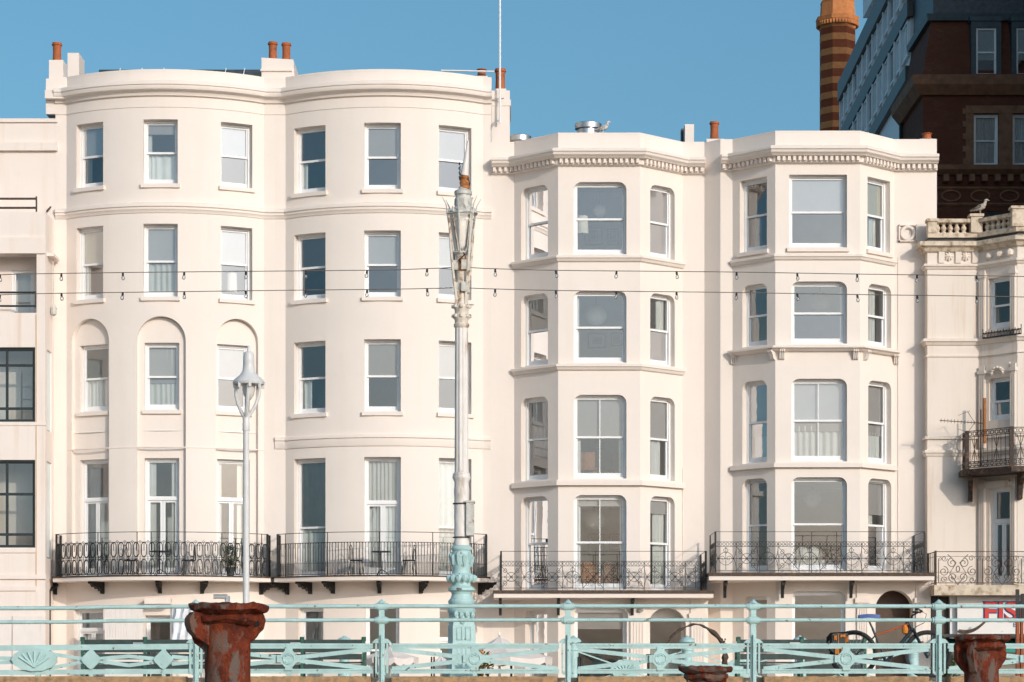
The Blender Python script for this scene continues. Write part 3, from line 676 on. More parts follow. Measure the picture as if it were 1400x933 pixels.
# entrance doors set deep in the arched porches
for H, gp, (xa, xb), Zt, dm, Yf in ((H3, gp3, (886, 938), Zc(831), 'doorgreen', Yb3), (H4, gp4, (1197, 1249), Zd(807), 'doorbrown', Yb4)):
    xl, xr = gx(xa, Yf), gx(xb, Yf); y = Yf + .75
    d = MB(); d.box(xl + .10, xr - .10, y + .04, y + .10, STREET, 1.05)
    for zz in (-.9, .1): d.box(xl + .2, (xl + xr) / 2 - .05, y + .02, y + .045, zz, zz + .8); d.box((xl + xr) / 2 + .05, xr - .2, y + .02, y + .045, zz, zz + .8)
    D = d.build('door', dm, H)
    f = MB(); f.box(xl - .1, xl + .10, y, y + .12, STREET, Zt); f.box(xr - .10, xr + .1, y, y + .12, STREET, Zt); f.box(xl + .10, xr - .10, y + .001, y + .12, 1.05, 1.16); f.box(xl + .1, xr - .1, y + .001, y + .12, 1.98, Zt + .1)
    f.build('door_frame', 'white' if H is H3 else 'doorbrown', D)
    MB().quad((xl + .1, y + .06, 1.16), (xr - .1, y + .06, 1.16), (xr - .1, y + .06, 1.98), (xl + .1, y + .06, 1.98)).build('fanlight', 'glass', D)
    MB().lathe([(.03, 0), (.045, .02), (.03, .05)], ((xl + xr) / 2 + .05, y + .02, -.1), 8).build('handle', 'galv', D)
    pch = MB(); pch.box(xl - .15, xl - .002, Yf + .5, y, STREET, Zt + .1); pch.box(xr + .002, xr + .15, Yf + .5, y, STREET, Zt + .1); pch.box(xl - .1, xr + .1, Yf + .5, y + .12, Zt + .002, Zt + .12)
    pch.build('porch', 'tan', H)
    pil = MB()
    for a, b in ((861, 881), (944, 964)) if H is H3 else ((1171, 1187), (1252, 1262)):
        x0, x1 = gx(a, Yf), gx(b, Yf); pil.box(x0, x1, Yf - .05, Yf + .02, STREET, 2.55 if H is H3 else 3.0)
        n = 5
        for k in range(n):
            xx = x0 + (x1 - x0) * (k + .5) / n; pil.box(xx - .022, xx + .022, Yf - .075, Yf - .049, STREET, 1.85 if H is H3 else 2.3)
        pil.box(x0 - .05, x1 + .05, Yf - .10, Yf + .02, 1.95 if H is H3 else 2.4, 2.1 if H is H3 else 2.55)
    pil.build('pilaster', 'trim', H)
# corbels under the second string course of the right-hand canted house
z0 = Zd(480); 
for a, b in ((996.5, 1009), (1053.5, 1061.5), (1064.5, 1073), (1165.5, 1173.5), (1177.5, 1186), (1221, 1229.5)):
    u = path4.u_px((a + b) / 2) if 1002 < a < 1220 else None
    if u is None: q = Vector((gx((a + b) / 2, 74.5), 74.55 if a < 1100 else 74.55)); T = Vector((1, 0))
    else:
        q = path4.at(u); T = (path4.at(u + .01) - path4.at(u - .01)).normalized()
    N_ = Vector((T.y, -T.x)); cb = MB()
    for k in (-.055, 0, .055):
        out = [(0, 0), (.20, 0), (.21, -.06), (.15, -.10), (.11, -.20), (.08, -.27), (0, -.31)]
        cb.plate(out, (N_.x, N_.y, 0), (0, 0, 1), (q.x + T.x * k, q.y + T.y * k, z0 + .03), .038)
    cb.build('corbel', 'trim', H4)
x = gx(876, Yb3 - .1); b = MB().lathe([(.03, -.07), (.07, -.03), (.08, .03), (.04, .07)], (x, Yb3 - .14, gz(834, Yb3 - .1)), 12); b.tube([(x, Yb3 - .14, gz(834, Yb3 - .1) + .05), (x, Yb3 + .01, gz(832, Yb3 - .1) + .06)], .02, 6); b.build('wall_lamp', 'galv', H3, 40)
for H, a, Y, y0, y1 in ((H3, 947, 73.74, 829, 935), (H3, 933.5, 74.99, 640, 805), (H4, 1228, 74.54, 352, 780)):
    MB().tube([(gx(a, Y), Y, gz(y0, Y)), (gx(a, Y), Y, gz(y1, Y))], .016, 5).build('wall_cable', 'trim', H)
# roundel plaque
y = 74.55; xa, xb, za, zb_ = gx(1228.5, y), gx(1253, y), gz(331, y), gz(308, y)
pl = MB()
for p0, p1 in (((xa, za), (xb, za + .03)), ((xa, zb_ - .03), (xb, zb_)), ((xa, za), (xa + .03, zb_)), ((xb - .03, za), (xb, zb_))): pl.box(p0[0], p1[0], y - .09, y + .003, p0[1], p1[1])
xm, zm = (xa + xb) / 2, (za + zb_) / 2
pl.tube([(xm + .19 * cos(2 * pi * k / 24), y - .05, zm + .19 * sin(2 * pi * k / 24)) for k in range(24)], .055, 6, True)
pl.build('roundel_plaque', 'trim', H4, 40)

# chimneys, pots and vents on the canted pair
c = chimney(H3, [(gx(936.5, 76), gx(948.8, 76), 76.0, 76.6, 15.9, gz(170, 76))], 'cream3')
b = MB(); b.box(gx(931, 76.8), gx(936.2, 76.8), 76.7, 77, 15.9, gz(177, 76.8)); b.build('dark_flue', 'slate', H3)
c = chimney(H4, [(gx(966, 77.5), gx(990, 77.5), 77.5, 78.6, 15.9, gz(190, 77.5))], 'cream4'); pot(c, gx(976.7, 77.9), 77.9, gz(190.5, 77.9), .54, .155)
c = chimney(H4, [(gx(1258, 77.5), gx(1279, 77.5), 77.5, 78.6, 15.9, gz(190, 77.5))], 'cream4'); pot(c, gx(1267, 77.9), 77.9, gz(191, 77.9), .19, .17)
for a, y0, r, Y, lab in ((804, 169.5, 18.5, 76.2, 'galvanised round roof vent beside the standing gull'), (711, 186.5, 15.5, 76.8, 'galvanised round roof vent half hidden beside the tall right chimney')):
    rr = r * Y / FOC; zt_ = gz(y0, Y)
    V = MB().lathe([(rr * .8, 15.9 - zt_), (rr * .8, -.20), (rr * .98, -.17), (rr, -.02), (rr * .93, 0), (rr * .7, .015), (.01, .02)], (gx(a, Y), Y, zt_), 24).build('roof_vent', 'galv', None, 35, (gx(a, Y), Y, 15.9))
    tag(V, lab, 'vent', 'round roof vents')

def straight_balcony(H, xa, xb, Yf, Yw_l, Yw_r, zf, zrail, zmid, slab, brk, seed, wallY):
    x0, x1 = gx(xa, Yf), gx(xb, Yf); s0, s1 = gx(slab[0], Yf), gx(slab[1], Yf)
    pl = [(s0, wallY + .05), (s0, Yf - .12), (s1, Yf - .12), (s1, wallY + .05)]
    B = MB().prism(pl, zf - .22, zf - .10).build('balcony', 'trim', H)
    pl2 = [(s0 - .02, wallY + .04), (s0 - .02, Yf - .14), (s1 + .02, Yf - .14), (s1 + .02, wallY + .04)]
    MB().prism(pl2, zf - .099, zf).build('floor_edge', 'hoop', B)
    P = Path([(x0, Yw_l), (x0, Yf), (x1, Yf), (x1, Yw_r)]); I = Iron(P); U = P.c[-1]; ua, ub_ = P.c[1], P.c[2]
    I.hline(zrail, .011); I.hline(zmid, .009); I.hline(zf + .07, .011); I.hline(zmid - .14, .010)
    n = 10; p = (ub_ - ua) / n; zb_ = zf + .07; zt_ = zmid - .14; zm = (zb_ + zt_) / 2
    def panel(u0, u1, k):
        w = u1 - u0; um = (u0 + u1) / 2; hh = (zt_ - zb_) / 2
        I.vline(u0, zf, zmid, .009)
        m = max(3, int(w / .10))
        for j in range(m): I.ring(u0 + w * (j + .5) / m, zmid - .07, w / m * .38, .05, .009, n=8)
        if k % 2 == 0:
            I.line([(u0, zb_), (u1, zt_)], .010); I.line([(u0, zt_), (u1, zb_)], .010)
            I.ring(um, zm, w * .26, hh * .42, .010, n=16); I.ring(um, zm, .035, .035, .009, n=8)
            for s_ in (-1, 1): I.spiral(um + s_ * w * .32, zm + hh * .55, w * .13, 1.1, pi / 2, s_, .009, 14); I.spiral(um + s_ * w * .32, zm - hh * .55, w * .13, 1.1, -pi / 2, -s_, .009, 14)
        else:
            I.ring(um, zb_, w * .5, hh * 1.55, .010, a0=0, a1=pi, n=14); I.ring(um, zt_, w * .5, hh * 1.55, .010, a0=pi, a1=2 * pi, n=14)
            I.vline(um, zb_, zt_, .010)
            for s_ in (-1, 1):
                I.spiral(um + s_ * w * .15, zm, w * .14, 1.2, 0 if s_ > 0 else pi, s_, .009, 14)
                I.line([(um, zt_ - .03), (um + s_ * .07, zt_ - .10), (um + s_ * .015, zt_ - .2)], .010)
        I.hline
        I.line([(u0, zm), (u1, zm)], .009)
        for s_ in (.18, .82): I.ring(u0 + w * s_, zm, .022, .022, .009, n=6)
    for k in range(n): panel(ua + k * p, ua + (k + 1) * p, k + seed)
    for a, b in ((0, ua), (ub_, U)):
        m = max(1, int(round((b - a) / .55)))
        for k in range(m): panel(a + (b - a) * k / m, a + (b - a) * (k + 1) / m, k)
    for t_ in (0, .21, .46, .58, 1): I.vline(ua + (ub_ - ua) * t_, zf, zrail, .012)
    for u in (ua, ub_): I.post(u, zf, zrail + .01, .026)
    I.post(.02, zf, zrail + .005, .02); I.post(U - .02, zf, zrail + .005, .02)
    I.mb.build('railing', 'iron', B)
    for a in brk:
        x = gx(a, Yf + .3); MB().plate([(0, 0), (.55, 0), (.55, -.10), (.3, -.14), (.14, -.28), (.10, -.48), (0, -.50)], (0, -1, 0), (0, 0, 1), (x, Yf + .62, zf - .225), .085).build('bracket', 'iron', B)
    return B
straight_balcony(H3, 685, 965, 73.05, 74.98, 74.98, gz(807.5, 73.05), gz(754, 73.05), gz(767.6, 73.05), (675, 975), (684, 763.5, 865), 0, 75.0)
straight_balcony(H4, 978, 1264, 72.6, 74.5, 74.52, gz(783.5, 72.6), gz(727.3, 72.6), gz(741, 72.6), (969, 1276.5), (992, 1071, 1165), 1, 74.55)

# ------------------------------------------------------------------ balustraded house on the right
Y5, Yb5 = 74.05, 73.0
P5 = Path([(12.46, 74.9), (12.46, Y5), (gx(1338, Y5), Y5), (gx(1391, Yb5), Yb5), (17.2, Yb5), (18.3, Y5), (22, Y5)])
H5 = thing('terraced_house', 'weathered cream house with a stone balustrade, at the right edge beside the canted bays', 'house', (15, GY, STREET), 'cream terraced seafront houses')
def Ze(y, Y=73.6): return gz(y, Y)
mb = MB()
ops = [op_px(P5, 1351, 1381, Ze(449), Ze(380), 0, .16), op_px(P5, 1352, 1382, Ze(575), Ze(517), .12, .16), op_px(P5, 1353, 1382, Ze(800), Ze(668), 0, .16),
       op_px(P5, 1402, 1450, gz(449, Yb5), gz(378, Yb5), 0, .16)]
fr5 = wall(mb, P5, 2.7, gz(332, Y5) , ops)
mb.build('wall', 'cream5', H5, 20, None, False)
window(H5, fr5[0], glass='glassold', split=.45, sill=False); window(H5, fr5[1], glass='glassold', split=.45, sill=False); window(H5, fr5[2], glass='glassold', kind='french', split=.66, sill=False); window(H5, fr5[3], glass='glassold', split=.5, sill=False)
pp5 = [tuple(q) for q in P5.p]
def band5(y, h, o, mat='cream5', moul=True):
    z = gz(y, Y5)
    ring = [(-.04, z), (o * .8, z - .01), (o, z - .03), (o, z - h * .5), (o * .6, z - h * .6), (o * .3, z - h), (-.04, z - h)] if moul else [(-.04, z), (o, z), (o, z - h), (-.04, z - h)]
    MB().sweep(pp5, ring).build('string_course', mat, H5)
band5(331, .30, .26, 'stone'); band5(339, .06, .08, 'stone', False); band5(361, .16, .12); band5(463, .20, .14); band5(486, .05, .04, moul=False); band5(597, .08, .07, moul=False); band5(615, .2, .09)
fz = MB()
for a in (1283, 1306, 1329): fz.box(gx(a, Y5), gx(a + 8, Y5), Y5 - .06, Y5 + .01, gz(360, Y5), gz(341, Y5))
for a in (1297, 1320):
    for k in range(8):
        an = 2 * pi * k / 8; xx, zz = gx(a, Y5), gz(351, Y5); fz.tube([(xx, Y5 - .05, zz), (xx + .13 * cos(an), Y5 - .03, zz + .13 * sin(an))], [.05, .03], 5)
for t_ in (.28, .55, .82):
    q = P5.at(P5.c[2] + (P5.c[3] - P5.c[2]) * t_); fz.lathe([(.02, -.12), (.1, -.07), (.12, 0), (.09, .08), (.02, .12)], (q.x - .02, q.y - .03, gz(348, 73.5)), 8)
fz.build('frieze_rosettes', 'cream5', H5, 40)
# pilasters and window surrounds on the canted face
d5 = (P5.p[3] - P5.p[2]).normalized(); n5 = Vector((d5.y, -d5.x)); sur = MB()
class F5:
    def p(s, x, y, z): q = P5.p[2] + d5 * x + n5 * (-y); return Vector((q.x, q.y, z))
f5 = F5(); L5 = P5.c[3] - P5.c[2]
for (x0, x1) in ((.05, .27), (L5 - .22, L5 - .03)):
    for (za, zb_) in ((Ze(463), Ze(368)), (Ze(612), Ze(500)), (Ze(800), Ze(655))):
        sur.fbox(f5, x0, x1, -.07, .01, za, zb_); sur.fbox(f5, x0 - .03, x1 + .03, -.11, .01, zb_ - .22, zb_ - .12)
        for k in range(3): xx = x0 + (x1 - x0) * (k + .5) / 3; sur.fbox(f5, xx - .02, xx + .02, -.09, -.069, za, zb_ - .3)
sur.fbox(f5, .3, L5 - .25, -.10, .01, Ze(668) + .02, Ze(658)); sur.fbox(f5, .3, L5 - .25, -.05, .01, Ze(517) + .15, Ze(498))
for k in range(7): an = pi * k / 6; q = f5.p(L5 * .53 + .2 * cos(an), -.09, Ze(514) + .06 + .16 * sin(an)); sur.lathe([(.01, -.06), (.07, 0), (.01, .06)], q, 6)
sur.build('window_surround', 'cream5', H5)
room(H5, P5, [2.7, 6.4, 10.0, gz(331, Y5)], GY + 4.5, 'roomB', .25)
MB().prism([(12.46, 74.9), (12.46, Y5), pp5[2], pp5[3], pp5[4], pp5[5], pp5[6], (22, 84), (12.46, 84)], gz(334, Y5), gz(326, Y5)).build('roof', 'slate', H5)
# balustrade with each baluster its own piece
zb0, zb1 = gz(326, Y5) + .002, gz(300.5, Y5)
bal = MB(); 
bal.sweep([(12.46, Y5 - .12), (gx(1338, Y5) - .06, Y5 - .12), (gx(1391, Yb5) - .06, Yb5 - .12), (17.2, Yb5 - .12)], [(.0, zb0 + .14), (.0, zb0), (-.28, zb0), (-.28, zb0 + .14)])
bal.sweep([(12.46, Y5 - .12), (gx(1338, Y5) - .06, Y5 - .12), (gx(1391, Yb5) - .06, Yb5 - .12), (17.2, Yb5 - .12)], [(.03, zb1), (.03, zb1 - .11), (-.31, zb1 - .11), (-.31, zb1)])
def pedestal(x, y, w, top): bal.box(x - w, x + w, y - .16, y + .2, zb0 + .14, top - .08); bal.box(x - w - .04, x + w + .04, y - .2, y + .24, top - .08, top)
pedestal(gx(1273, Y5) + .02, Y5, .13, zb1 + .002 + .0); pedestal(gx(1334, Y5), Y5 - .02, .17, gz(293.5, 74)); pedestal(gx(1391, Yb5) + .12, Yb5, .30, gz(283, Yb5))
BAL = bal.build('balustrade', 'stone', H5)
vase = [(.075, 0), (.075, .05), (.045, .07), (.06, .11), (.085, .17), (.075, .23), (.045, .29), (.04, .33), (.07, .35), (.07, .39)]
sc_ = (zb1 - .11 - zb0 - .14) / .39
def baluster(x, y): MB().lathe([(r * 1.05, z * sc_) for r, z in vase], (x, y, zb0 + .14), 12).build('baluster', 'stone', BAL, 40)
for a in (1281.5, 1290, 1299, 1308, 1317.5): baluster(gx(a, Y5 - .0), Y5 - .0)
for t_ in (.22, .36, .50, .64, .78): q = P5.at(P5.c[2] + L5 * t_); baluster(q.x + .02, q.y - .0)
# upper iron balcony (canted) and its bracket
zf = gz(639, 72.4)
out = [(gx(1313, Y5) - .05, Y5 + .02), (gx(1316, 73.2), 73.2), (gx(1383, 71.95), 71.95), (18.0, 71.95), (18.6, Y5)]
Bq = MB().prism(out, zf - .16, zf).build('balcony', 'ironbrown', H5)
I = Iron(Path([(gx(1322, 73.25), 74.03), (gx(1322, 73.25), 73.25), (gx(1383, 72.0), 72.0), (17.8, 72.0), (18.3, 72.9)])); U = I.path.c[-1]; zr = zf + 1.13
for z in (zr, zr - .17, zf + .22, zf + .05): I.hline(z, .016)
n = int(U / .16)
for k in range(n):
    u = U * (k + .5) / n; I.vline(u, zf + .05, zr - .17, .012)
    for zz in (zr - .085, zf + .135): I.ring(u, zz, .055, .055, .013, n=10); I.ring(u + U / n / 2, zz, .03, .05, .009, n=6)
    if k % 5 == 1: I.line([(u - .1, zf + .25), (u + .1, zr - .2)], .012); I.line([(u + .1, zf + .25), (u - .1, zr - .2)], .012)
for u in I.path.c[1:4]: I.post(u, zf, zr + .02, .055)
I.mb.build('railing', 'ironbrown', Bq)
for x, y in ((gx(1327, 73.9), 73.95), (gx(1394, 72.9), 72.95)): MB().plate([(0, 0), (.85, 0), (.8, -.10), (.45, -.16), (.24, -.34), (.17, -.72), (0, -.75)], (-.15 if x < 14.5 else 0, -1, 0), (0, 0, 1), (x, y, zf - .165), .13).build('bracket', 'ironbrown', Bq)
# small iron window guard
gI = Iron(Path([tuple(f5.p(.28, -.16, 0))[:2], tuple(f5.p(L5 + .25, -.16, 0))[:2]])); zf = Ze(463); 
for k in range(14): u = gI.path.c[-1] * k / 13; gI.vline(u, zf, zf + .2 + (.1 if k in (0, 13) else .03 * (k % 2)), .016); gI.ring(u, zf + .09, .06, .07, .012, n=8)
gI.hline(zf + .02, .018); gI.hline(zf + .17, .014); gI.mb.build('window_guard', 'iron', H5)
# lower scrolled balcony over the shop front
Yf = 72.7; zf = gz(800, Yf)
Bq = MB().box(gx(1277, Yf), 20, Yf - .05, Y5 + .1, gz(814, Yf), zf).build('balcony', 'stone', H5)
I = Iron(Path([(gx(1279, Yf), 73.98), (gx(1279, Yf), Yf), (20, Yf)])); ua = I.path.c[1]; zt_ = gz(754.5, Yf)
I.hline(zt_, .015); I.hline(zf + .06, .015); I.hline(zt_ - .14, .008); I.post(ua, zf, zt_ + .03, .03); I.post(.03, zf, zt_ + .02, .03)
hh = (zt_ - .14 - zf - .06); zc = zf + .06 + hh / 2
for k in range(5):
    um = ua + .66 + k * 1.3
    for s_ in (-1, 1):
        I.spiral(um + s_ * .17, zc + .20, .15, 1.4, pi / 2, -s_, .013); I.spiral(um + s_ * .15, zc - .22, .14, 1.4, -pi / 2, s_, .013)
        I.spiral(um + s_ * .42, zc - .05, .15, 1.5, pi / 2, s_, .013); I.spiral(um + s_ * .42, zc - .30, .10, 1.3, 0, -s_, .011); I.spiral(um + s_ * .40, zc + .33, .09, 1.3, 0, s_, .011)
        I.line([(um, zc - .45), (um + s_ * .24, zc - .1), (um + s_ * .05, zc + .2), (um + s_ * .3, zc + .45)], .013)
        I.line([(um + s_ * .57, zf + .05), (um + s_ * .57, zc + .3)], .014)
        I.spiral(um + s_ * .57 + .05, zc + .33, .06, 1.1, pi, 1, .010)
    I.ring(um, zc + .02, .05, .09, .016, n=10)
for k in range(4): I.vline(.1 + k * .3, zf, zt_, .012)
I.mb.build('railing', 'ironbrown', Bq)
# shop front beneath it
sf = MB(); sf.box(12.47, 22, 73.75, 73.95, STREET, gz(812, 73.7))
sf.build('shop_front', 'cream5', H5)
sd = MB(); sd.box(gx(1273, 73.5), gx(1282, 73.5), 73.45, 73.7, STREET, gz(815, 73.5)); sd.build('shop_post', 'iron', H5)
sd = MB(); sd.box(gx(1298, 73.5), gx(1308, 73.5), 73.4, 73.72, STREET, gz(812, 73.5)); sd.build('shop_pilaster', 'white', H5)
MB().box(gx(1284, 73.6), gx(1297, 73.6), 73.62, 73.73, STREET, gz(816, 73.6)).build('shop_door', 'doorbrown', H5)

# painted shop sign with its lettering
FYs = 73.2
SG = thing('shop_sign', 'white shop sign with large red letters under the scrolled iron balcony', 'sign', (gx(1345, FYs), FYs, gz(868, FYs)))
MB().box(gx(1309, FYs), 20.0, FYs, FYs + .08, gz(868, FYs), gz(814.5, FYs)).build('board', 'signwhite', SG)
def textmesh(name, body, size, loc, mat, parent, off=0.0, ext=.01, xs=1.0):
    cu = bpy.data.curves.new(name, 'FONT'); cu.body = body; cu.size = size; cu.extrude = ext; cu.offset = off
    ob = bpy.data.objects.new(name + '_tmp', cu); COL.objects.link(ob)
    dg = bpy.context.evaluated_depsgraph_get(); me = bpy.data.meshes.new_from_object(ob.evaluated_get(dg)); bpy.data.objects.remove(ob)
    me.transform(Matrix.Rotation(pi / 2, 4, 'X') @ Matrix.Diagonal((xs, 1, 1, 1)))
    me.materials.clear(); me.materials.append(M[mat]); me.name = name
    o = bpy.data.objects.new(name, me); COL.objects.link(o); o.parent = parent; o.location = Vector(loc) - OFF[parent.name]; OFF[o.name] = OFF[parent.name]
    return o
lh = (849 - 822.5) * FYs / FOC / .72
textmesh('red_lettering', 'FISH', lh, (gx(1343.5, FYs), FYs - .03, gz(849, FYs)), 'signred', SG, .012, .012, 1.12)
textmesh('letter_outline', 'FISH', lh, (gx(1343.0, FYs), FYs - .008, gz(849.2, FYs)), 'signblue', SG, .035, .006, 1.12)
textmesh('blue_lettering', 'E  L', .2, (gx(1385, FYs), FYs - .012, gz(857.5, FYs)), 'signblue', SG, .0, .006)
MB().box(gx(1343, FYs), 19.9, FYs - .012, FYs - .002, gz(823.2, FYs), gz(822.2, FYs)).build('rule_line', 'signblue', SG)
# garland of rope and net floats under the sign
G = MB(); pts = []
for k in range(25):
    t_ = k / 24; a = 1309 + 41 * t_; y_ = 863 + 3 * sin(t_ * 3.0) - 17 * t_ ** 2.2; pts.append((gx(a, 72.6), 72.6, gz(y_, 72.6)))
G.tube(pts, .025, 5)
for k in range(1, 24):
    p = pts[k]; G.tube([(p[0] - .02, p[1], p[2] - .06), (p[0] + .02, p[1] - .02, p[2] + .06)], .02, 4)
g = G.build('rope_garland', 'hoop', None, None, (gx(1330, 72.6), 72.6, gz(866, 72.6))); tag(g, 'knotted dark rope hung in a curve across the white shop sign', 'rope')
AW = thing('awning', 'low dark awning edge with a green cloth beneath the white shop sign', 'awning', (gx(1340, 72.2), 72.2, gz(880, 72.2)))
MB().box(gx(1290, 72.2), 20, 71.6, 73.1, gz(871.5, 72.2), gz(867.5, 72.2)).build('frame', 'steel', AW)
MB().add([(gx(1300, 72), 71.8, gz(884, 72)), (20, 71.8, gz(884, 72)), (20, 72.9, gz(872, 72)), (gx(1300, 72), 72.9, gz(872, 72)), (gx(1300, 72), 71.8, gz(892, 72)), (20, 71.8, gz(892, 72))], [(0, 1, 2, 3), (0, 1, 5, 4)]).build('cloth', 'greenawning', AW)
PO = thing('sign_post', 'pair of upright steel posts, black above and red rust below, at the right edge', 'post', (gx(1392, 46), 46, .1))
MB().box(gx(1389, 46), gx(1393, 46), 45.95, 46.05, gz(846, 46), gz(806, 46)).box(gx(1396, 46), gx(1400, 46), 45.95, 46.05, gz(846, 46), gz(812, 46)).build('upper_post', 'iron', PO)
MB().box(gx(1389, 46), gx(1393, 46), 45.945, 46.055, .1, gz(846, 46)).box(gx(1395, 46), gx(1398.5, 46), 45.945, 46.055, .1, gz(846, 46)).build('lower_post', 'rustred', PO)

# ------------------------------------------------------------------ rendered modernist building at the left edge
H0 = thing('apartment_building', 'white rendered flats with steel corner windows and a loggia at the left edge', 'building', (-15.5, 74.3, STREET))
Y0 = 73.7; xr = gx(62, Y0)
mb = MB(); main = Path([(-24, 75), (-13.868, 75)]); wall(mb, main, STREET, 17.15, [])
fp = Path([(-24, Y0), (xr, Y0), (xr, 74.98)]); zl = gz(345, Y0)
o_w = [dict(u0=fp.u_px(-80), u1=fp.u_px(48), z0=gz(577, Y0), z1=gz(475, Y0), rec=.1), dict(u0=fp.u_px(-80), u1=fp.u_px(48), z0=gz(749, Y0), z1=gz(629, Y0), rec=.1),
       dict(u0=fp.u_px(-80), u1=fp.u_px(50), z0=gz(428, Y0), z1=zl, rec=.02),
       dict(u0=fp.c[1] + .28, u1=fp.c[1] + 1.02, z0=gz(590, 74.3), z1=gz(480, 74.3), rec=.08), dict(u0=fp.c[1] + .25, u1=fp.c[1] + 1.02, z0=gz(764, 74.3), z1=gz(632, 74.3), rec=.08)]
frs = wall(mb, fp, STREET, gz(290, Y0), o_w)
mb.add([(-24, Y0, gz(290, Y0)), (xr, Y0, gz(290, Y0)), (xr, 75, gz(290, Y0)), (-24, 75, gz(290, Y0))], [(0, 1, 2, 3)])
mb.build('wall', 'cream0', H0)
cols = (0, .375, .62, 1); 
window(H0, frs[0], kind='grid', split=((0, .42, .70, 1), (0, .17, .78, 1)), mat='steel', sill=False, fw=.06)
window(H0, frs[1], kind='grid', split=((0, .42, .70, 1), (0, .14, .62, 1)), mat='steel', sill=False, fw=.06)
for f in frs[3:]: window(H0, f, kind='grid', split=((0, 1), (0, .16, .62, 1)), mat='steel', sill=False, fw=.05)
# vertical joints and storey ledges
jn = MB()
jn.box(gx(49, Y0), gx(50.2, Y0), Y0 - .015, Y0 + .002, 2.9, gz(430, Y0)); jn.build('render_joint', 'tan', H0)
led = MB(); led.box(-24, xr + .02, Y0 - .06, Y0 + .01, gz(347, Y0), gz(325, Y0)); led.box(-24, xr + .015, Y0 - .03, Y0 + .01, gz(582, Y0), gz(577.5, Y0)); led.box(-24, gx(49, Y0), Y0 - .04, Y0 + .01, gz(756, Y0), gz(750, Y0))
led.box(-24, xr + .03, Y0 - .07, Y0 + .01, gz(792, Y0), gz(786, Y0)); led.box(-24, gx(49.5, Y0), Y0 - .05, Y0 + .01, gz(808, Y0), gz(801, Y0))
led.box(-24, -13.80, 74.86, 75.01, gz(207, 75), gz(196, 75)); led.box(-24, -13.80, 74.93, 75.01, 17.05, 17.16); led.build('ledge', 'cream0', H0)
# loggia recess with its own window
lg = MB(); zb_ = gz(428, Y0)
bk = Path([(-24, 74.6), (gx(50, Y0) + .02, 74.6)])
wf = wall(lg, bk, zb_ - .9, zl + .1, [dict(u0=bk.u_px(16), u1=bk.u_px(46), z0=gz(428, 74.6) - .5, z1=gz(370, 74.6), rec=.06)])
lg.quad((-24, Y0, zl), (xr, Y0, zl), (xr, 75, zl), (-24, 75, zl)); lg.quad((-24, Y0, zb_), (gx(50, Y0) + .02, Y0, zb_), (gx(50, Y0) + .02, 74.6, zb_), (-24, 74.6, zb_))
lg.quad((gx(50, Y0) + .02, Y0, zb_), (gx(50, Y0) + .02, 74.6, zb_), (gx(50, Y0) + .02, 74.6, zl), (gx(50, Y0) + .02, Y0, zl))
lg.build('loggia', 'cream0', H0); window(H0, wf[0], kind='single', mat='white', sill=False)
rl = MB()
for y_ in (400.5, 419): rl.tube([(-24, Y0 - .05, gz(y_, Y0)), (gx(49, Y0), Y0 - .05, gz(y_, Y0))], .032, 6)
rl.box(gx(48.5, Y0), gx(50, Y0), Y0 - .08, Y0 - .02, gz(421, Y0), gz(399, Y0)); rl.build('loggia_rail', 'steel', H0)
rl = MB()
for y_ in (271.5, 284): rl.tube([(-24, Y0 + .05, gz(y_, Y0)), (gx(48.5, Y0), Y0 + .05, gz(y_, Y0))], .035, 6)
rl.box(gx(48.5, Y0), gx(50.2, Y0), Y0 + .01, Y0 + .09, gz(290, Y0), gz(268.5, Y0)); rl.tube([(gx(65, 74.4), 74.3, gz(290, 74.4)), (gx(65, 74.4), 74.9, gz(279, 74.4))], .03, 4); rl.build('roof_rail', 'hoop', H0)
b = MB(); b.box(xr + .0, xr + .2, 73.95, 74.9, gz(353, 74.3), gz(349, 74.3)); b.build('side_ledge', 'cream0', H0)
cb = MB(); cb.tube([(xr + .09, 74.5, gz(353, 74.4)), (xr + .09, 74.5, gz(416, 74.4))], .02, 4); cb.lathe([(.02, -.35), (.09, -.3), (.1, -.12), (.04, 0)], (xr + .1, 74.5, gz(416, 74.4)), 8); cb.build('hanging_cable', 'lampgrey', H0)
room(H0, Path([(-24, Y0), (xr, Y0)]), [STREET, gz(780, Y0), gz(600, Y0), gz(440, Y0)], 74.9 + 3, 'roomA', .25)
MB().box(-24, -13.9, 75.02, 80, 16, 16.5).build('roof', 'slate', H0)
SU = thing('shelf_unit', 'white ladder shelving seen inside the upper steel window at the left edge', 'shelf', (gx(38, 75.2), 75.2, gz(585, 75.2)))
b = MB()
for a in (30.5, 46): b.box(gx(a, 75.2), gx(a + 2, 75.2), 75.0, 75.05, gz(585, 75.2), gz(512, 75.2)); b.box(gx(a, 75.2), gx(a + 2, 75.2), 75.35, 75.4, gz(585, 75.2), gz(512, 75.2))
b.build('upright', 'white', SU); b = MB()
for y_ in (530, 547, 564, 578): b.box(gx(31, 75.2), gx(47.5, 75.2), 75.0, 75.4, gz(y_ + 1.2, 75.2), gz(y_, 75.2))
b.build('shelf', 'white', SU)
# ground-floor boards of the left corner
fb = MB()
for k in range(8): x = -24 + 10.05 - k * .98; fb.box(x - .95, x, Y0 - .05, Y0 - .005, STREET, gz(842, Y0))
fb.build('shutter_board', 'fencewhite', H0)

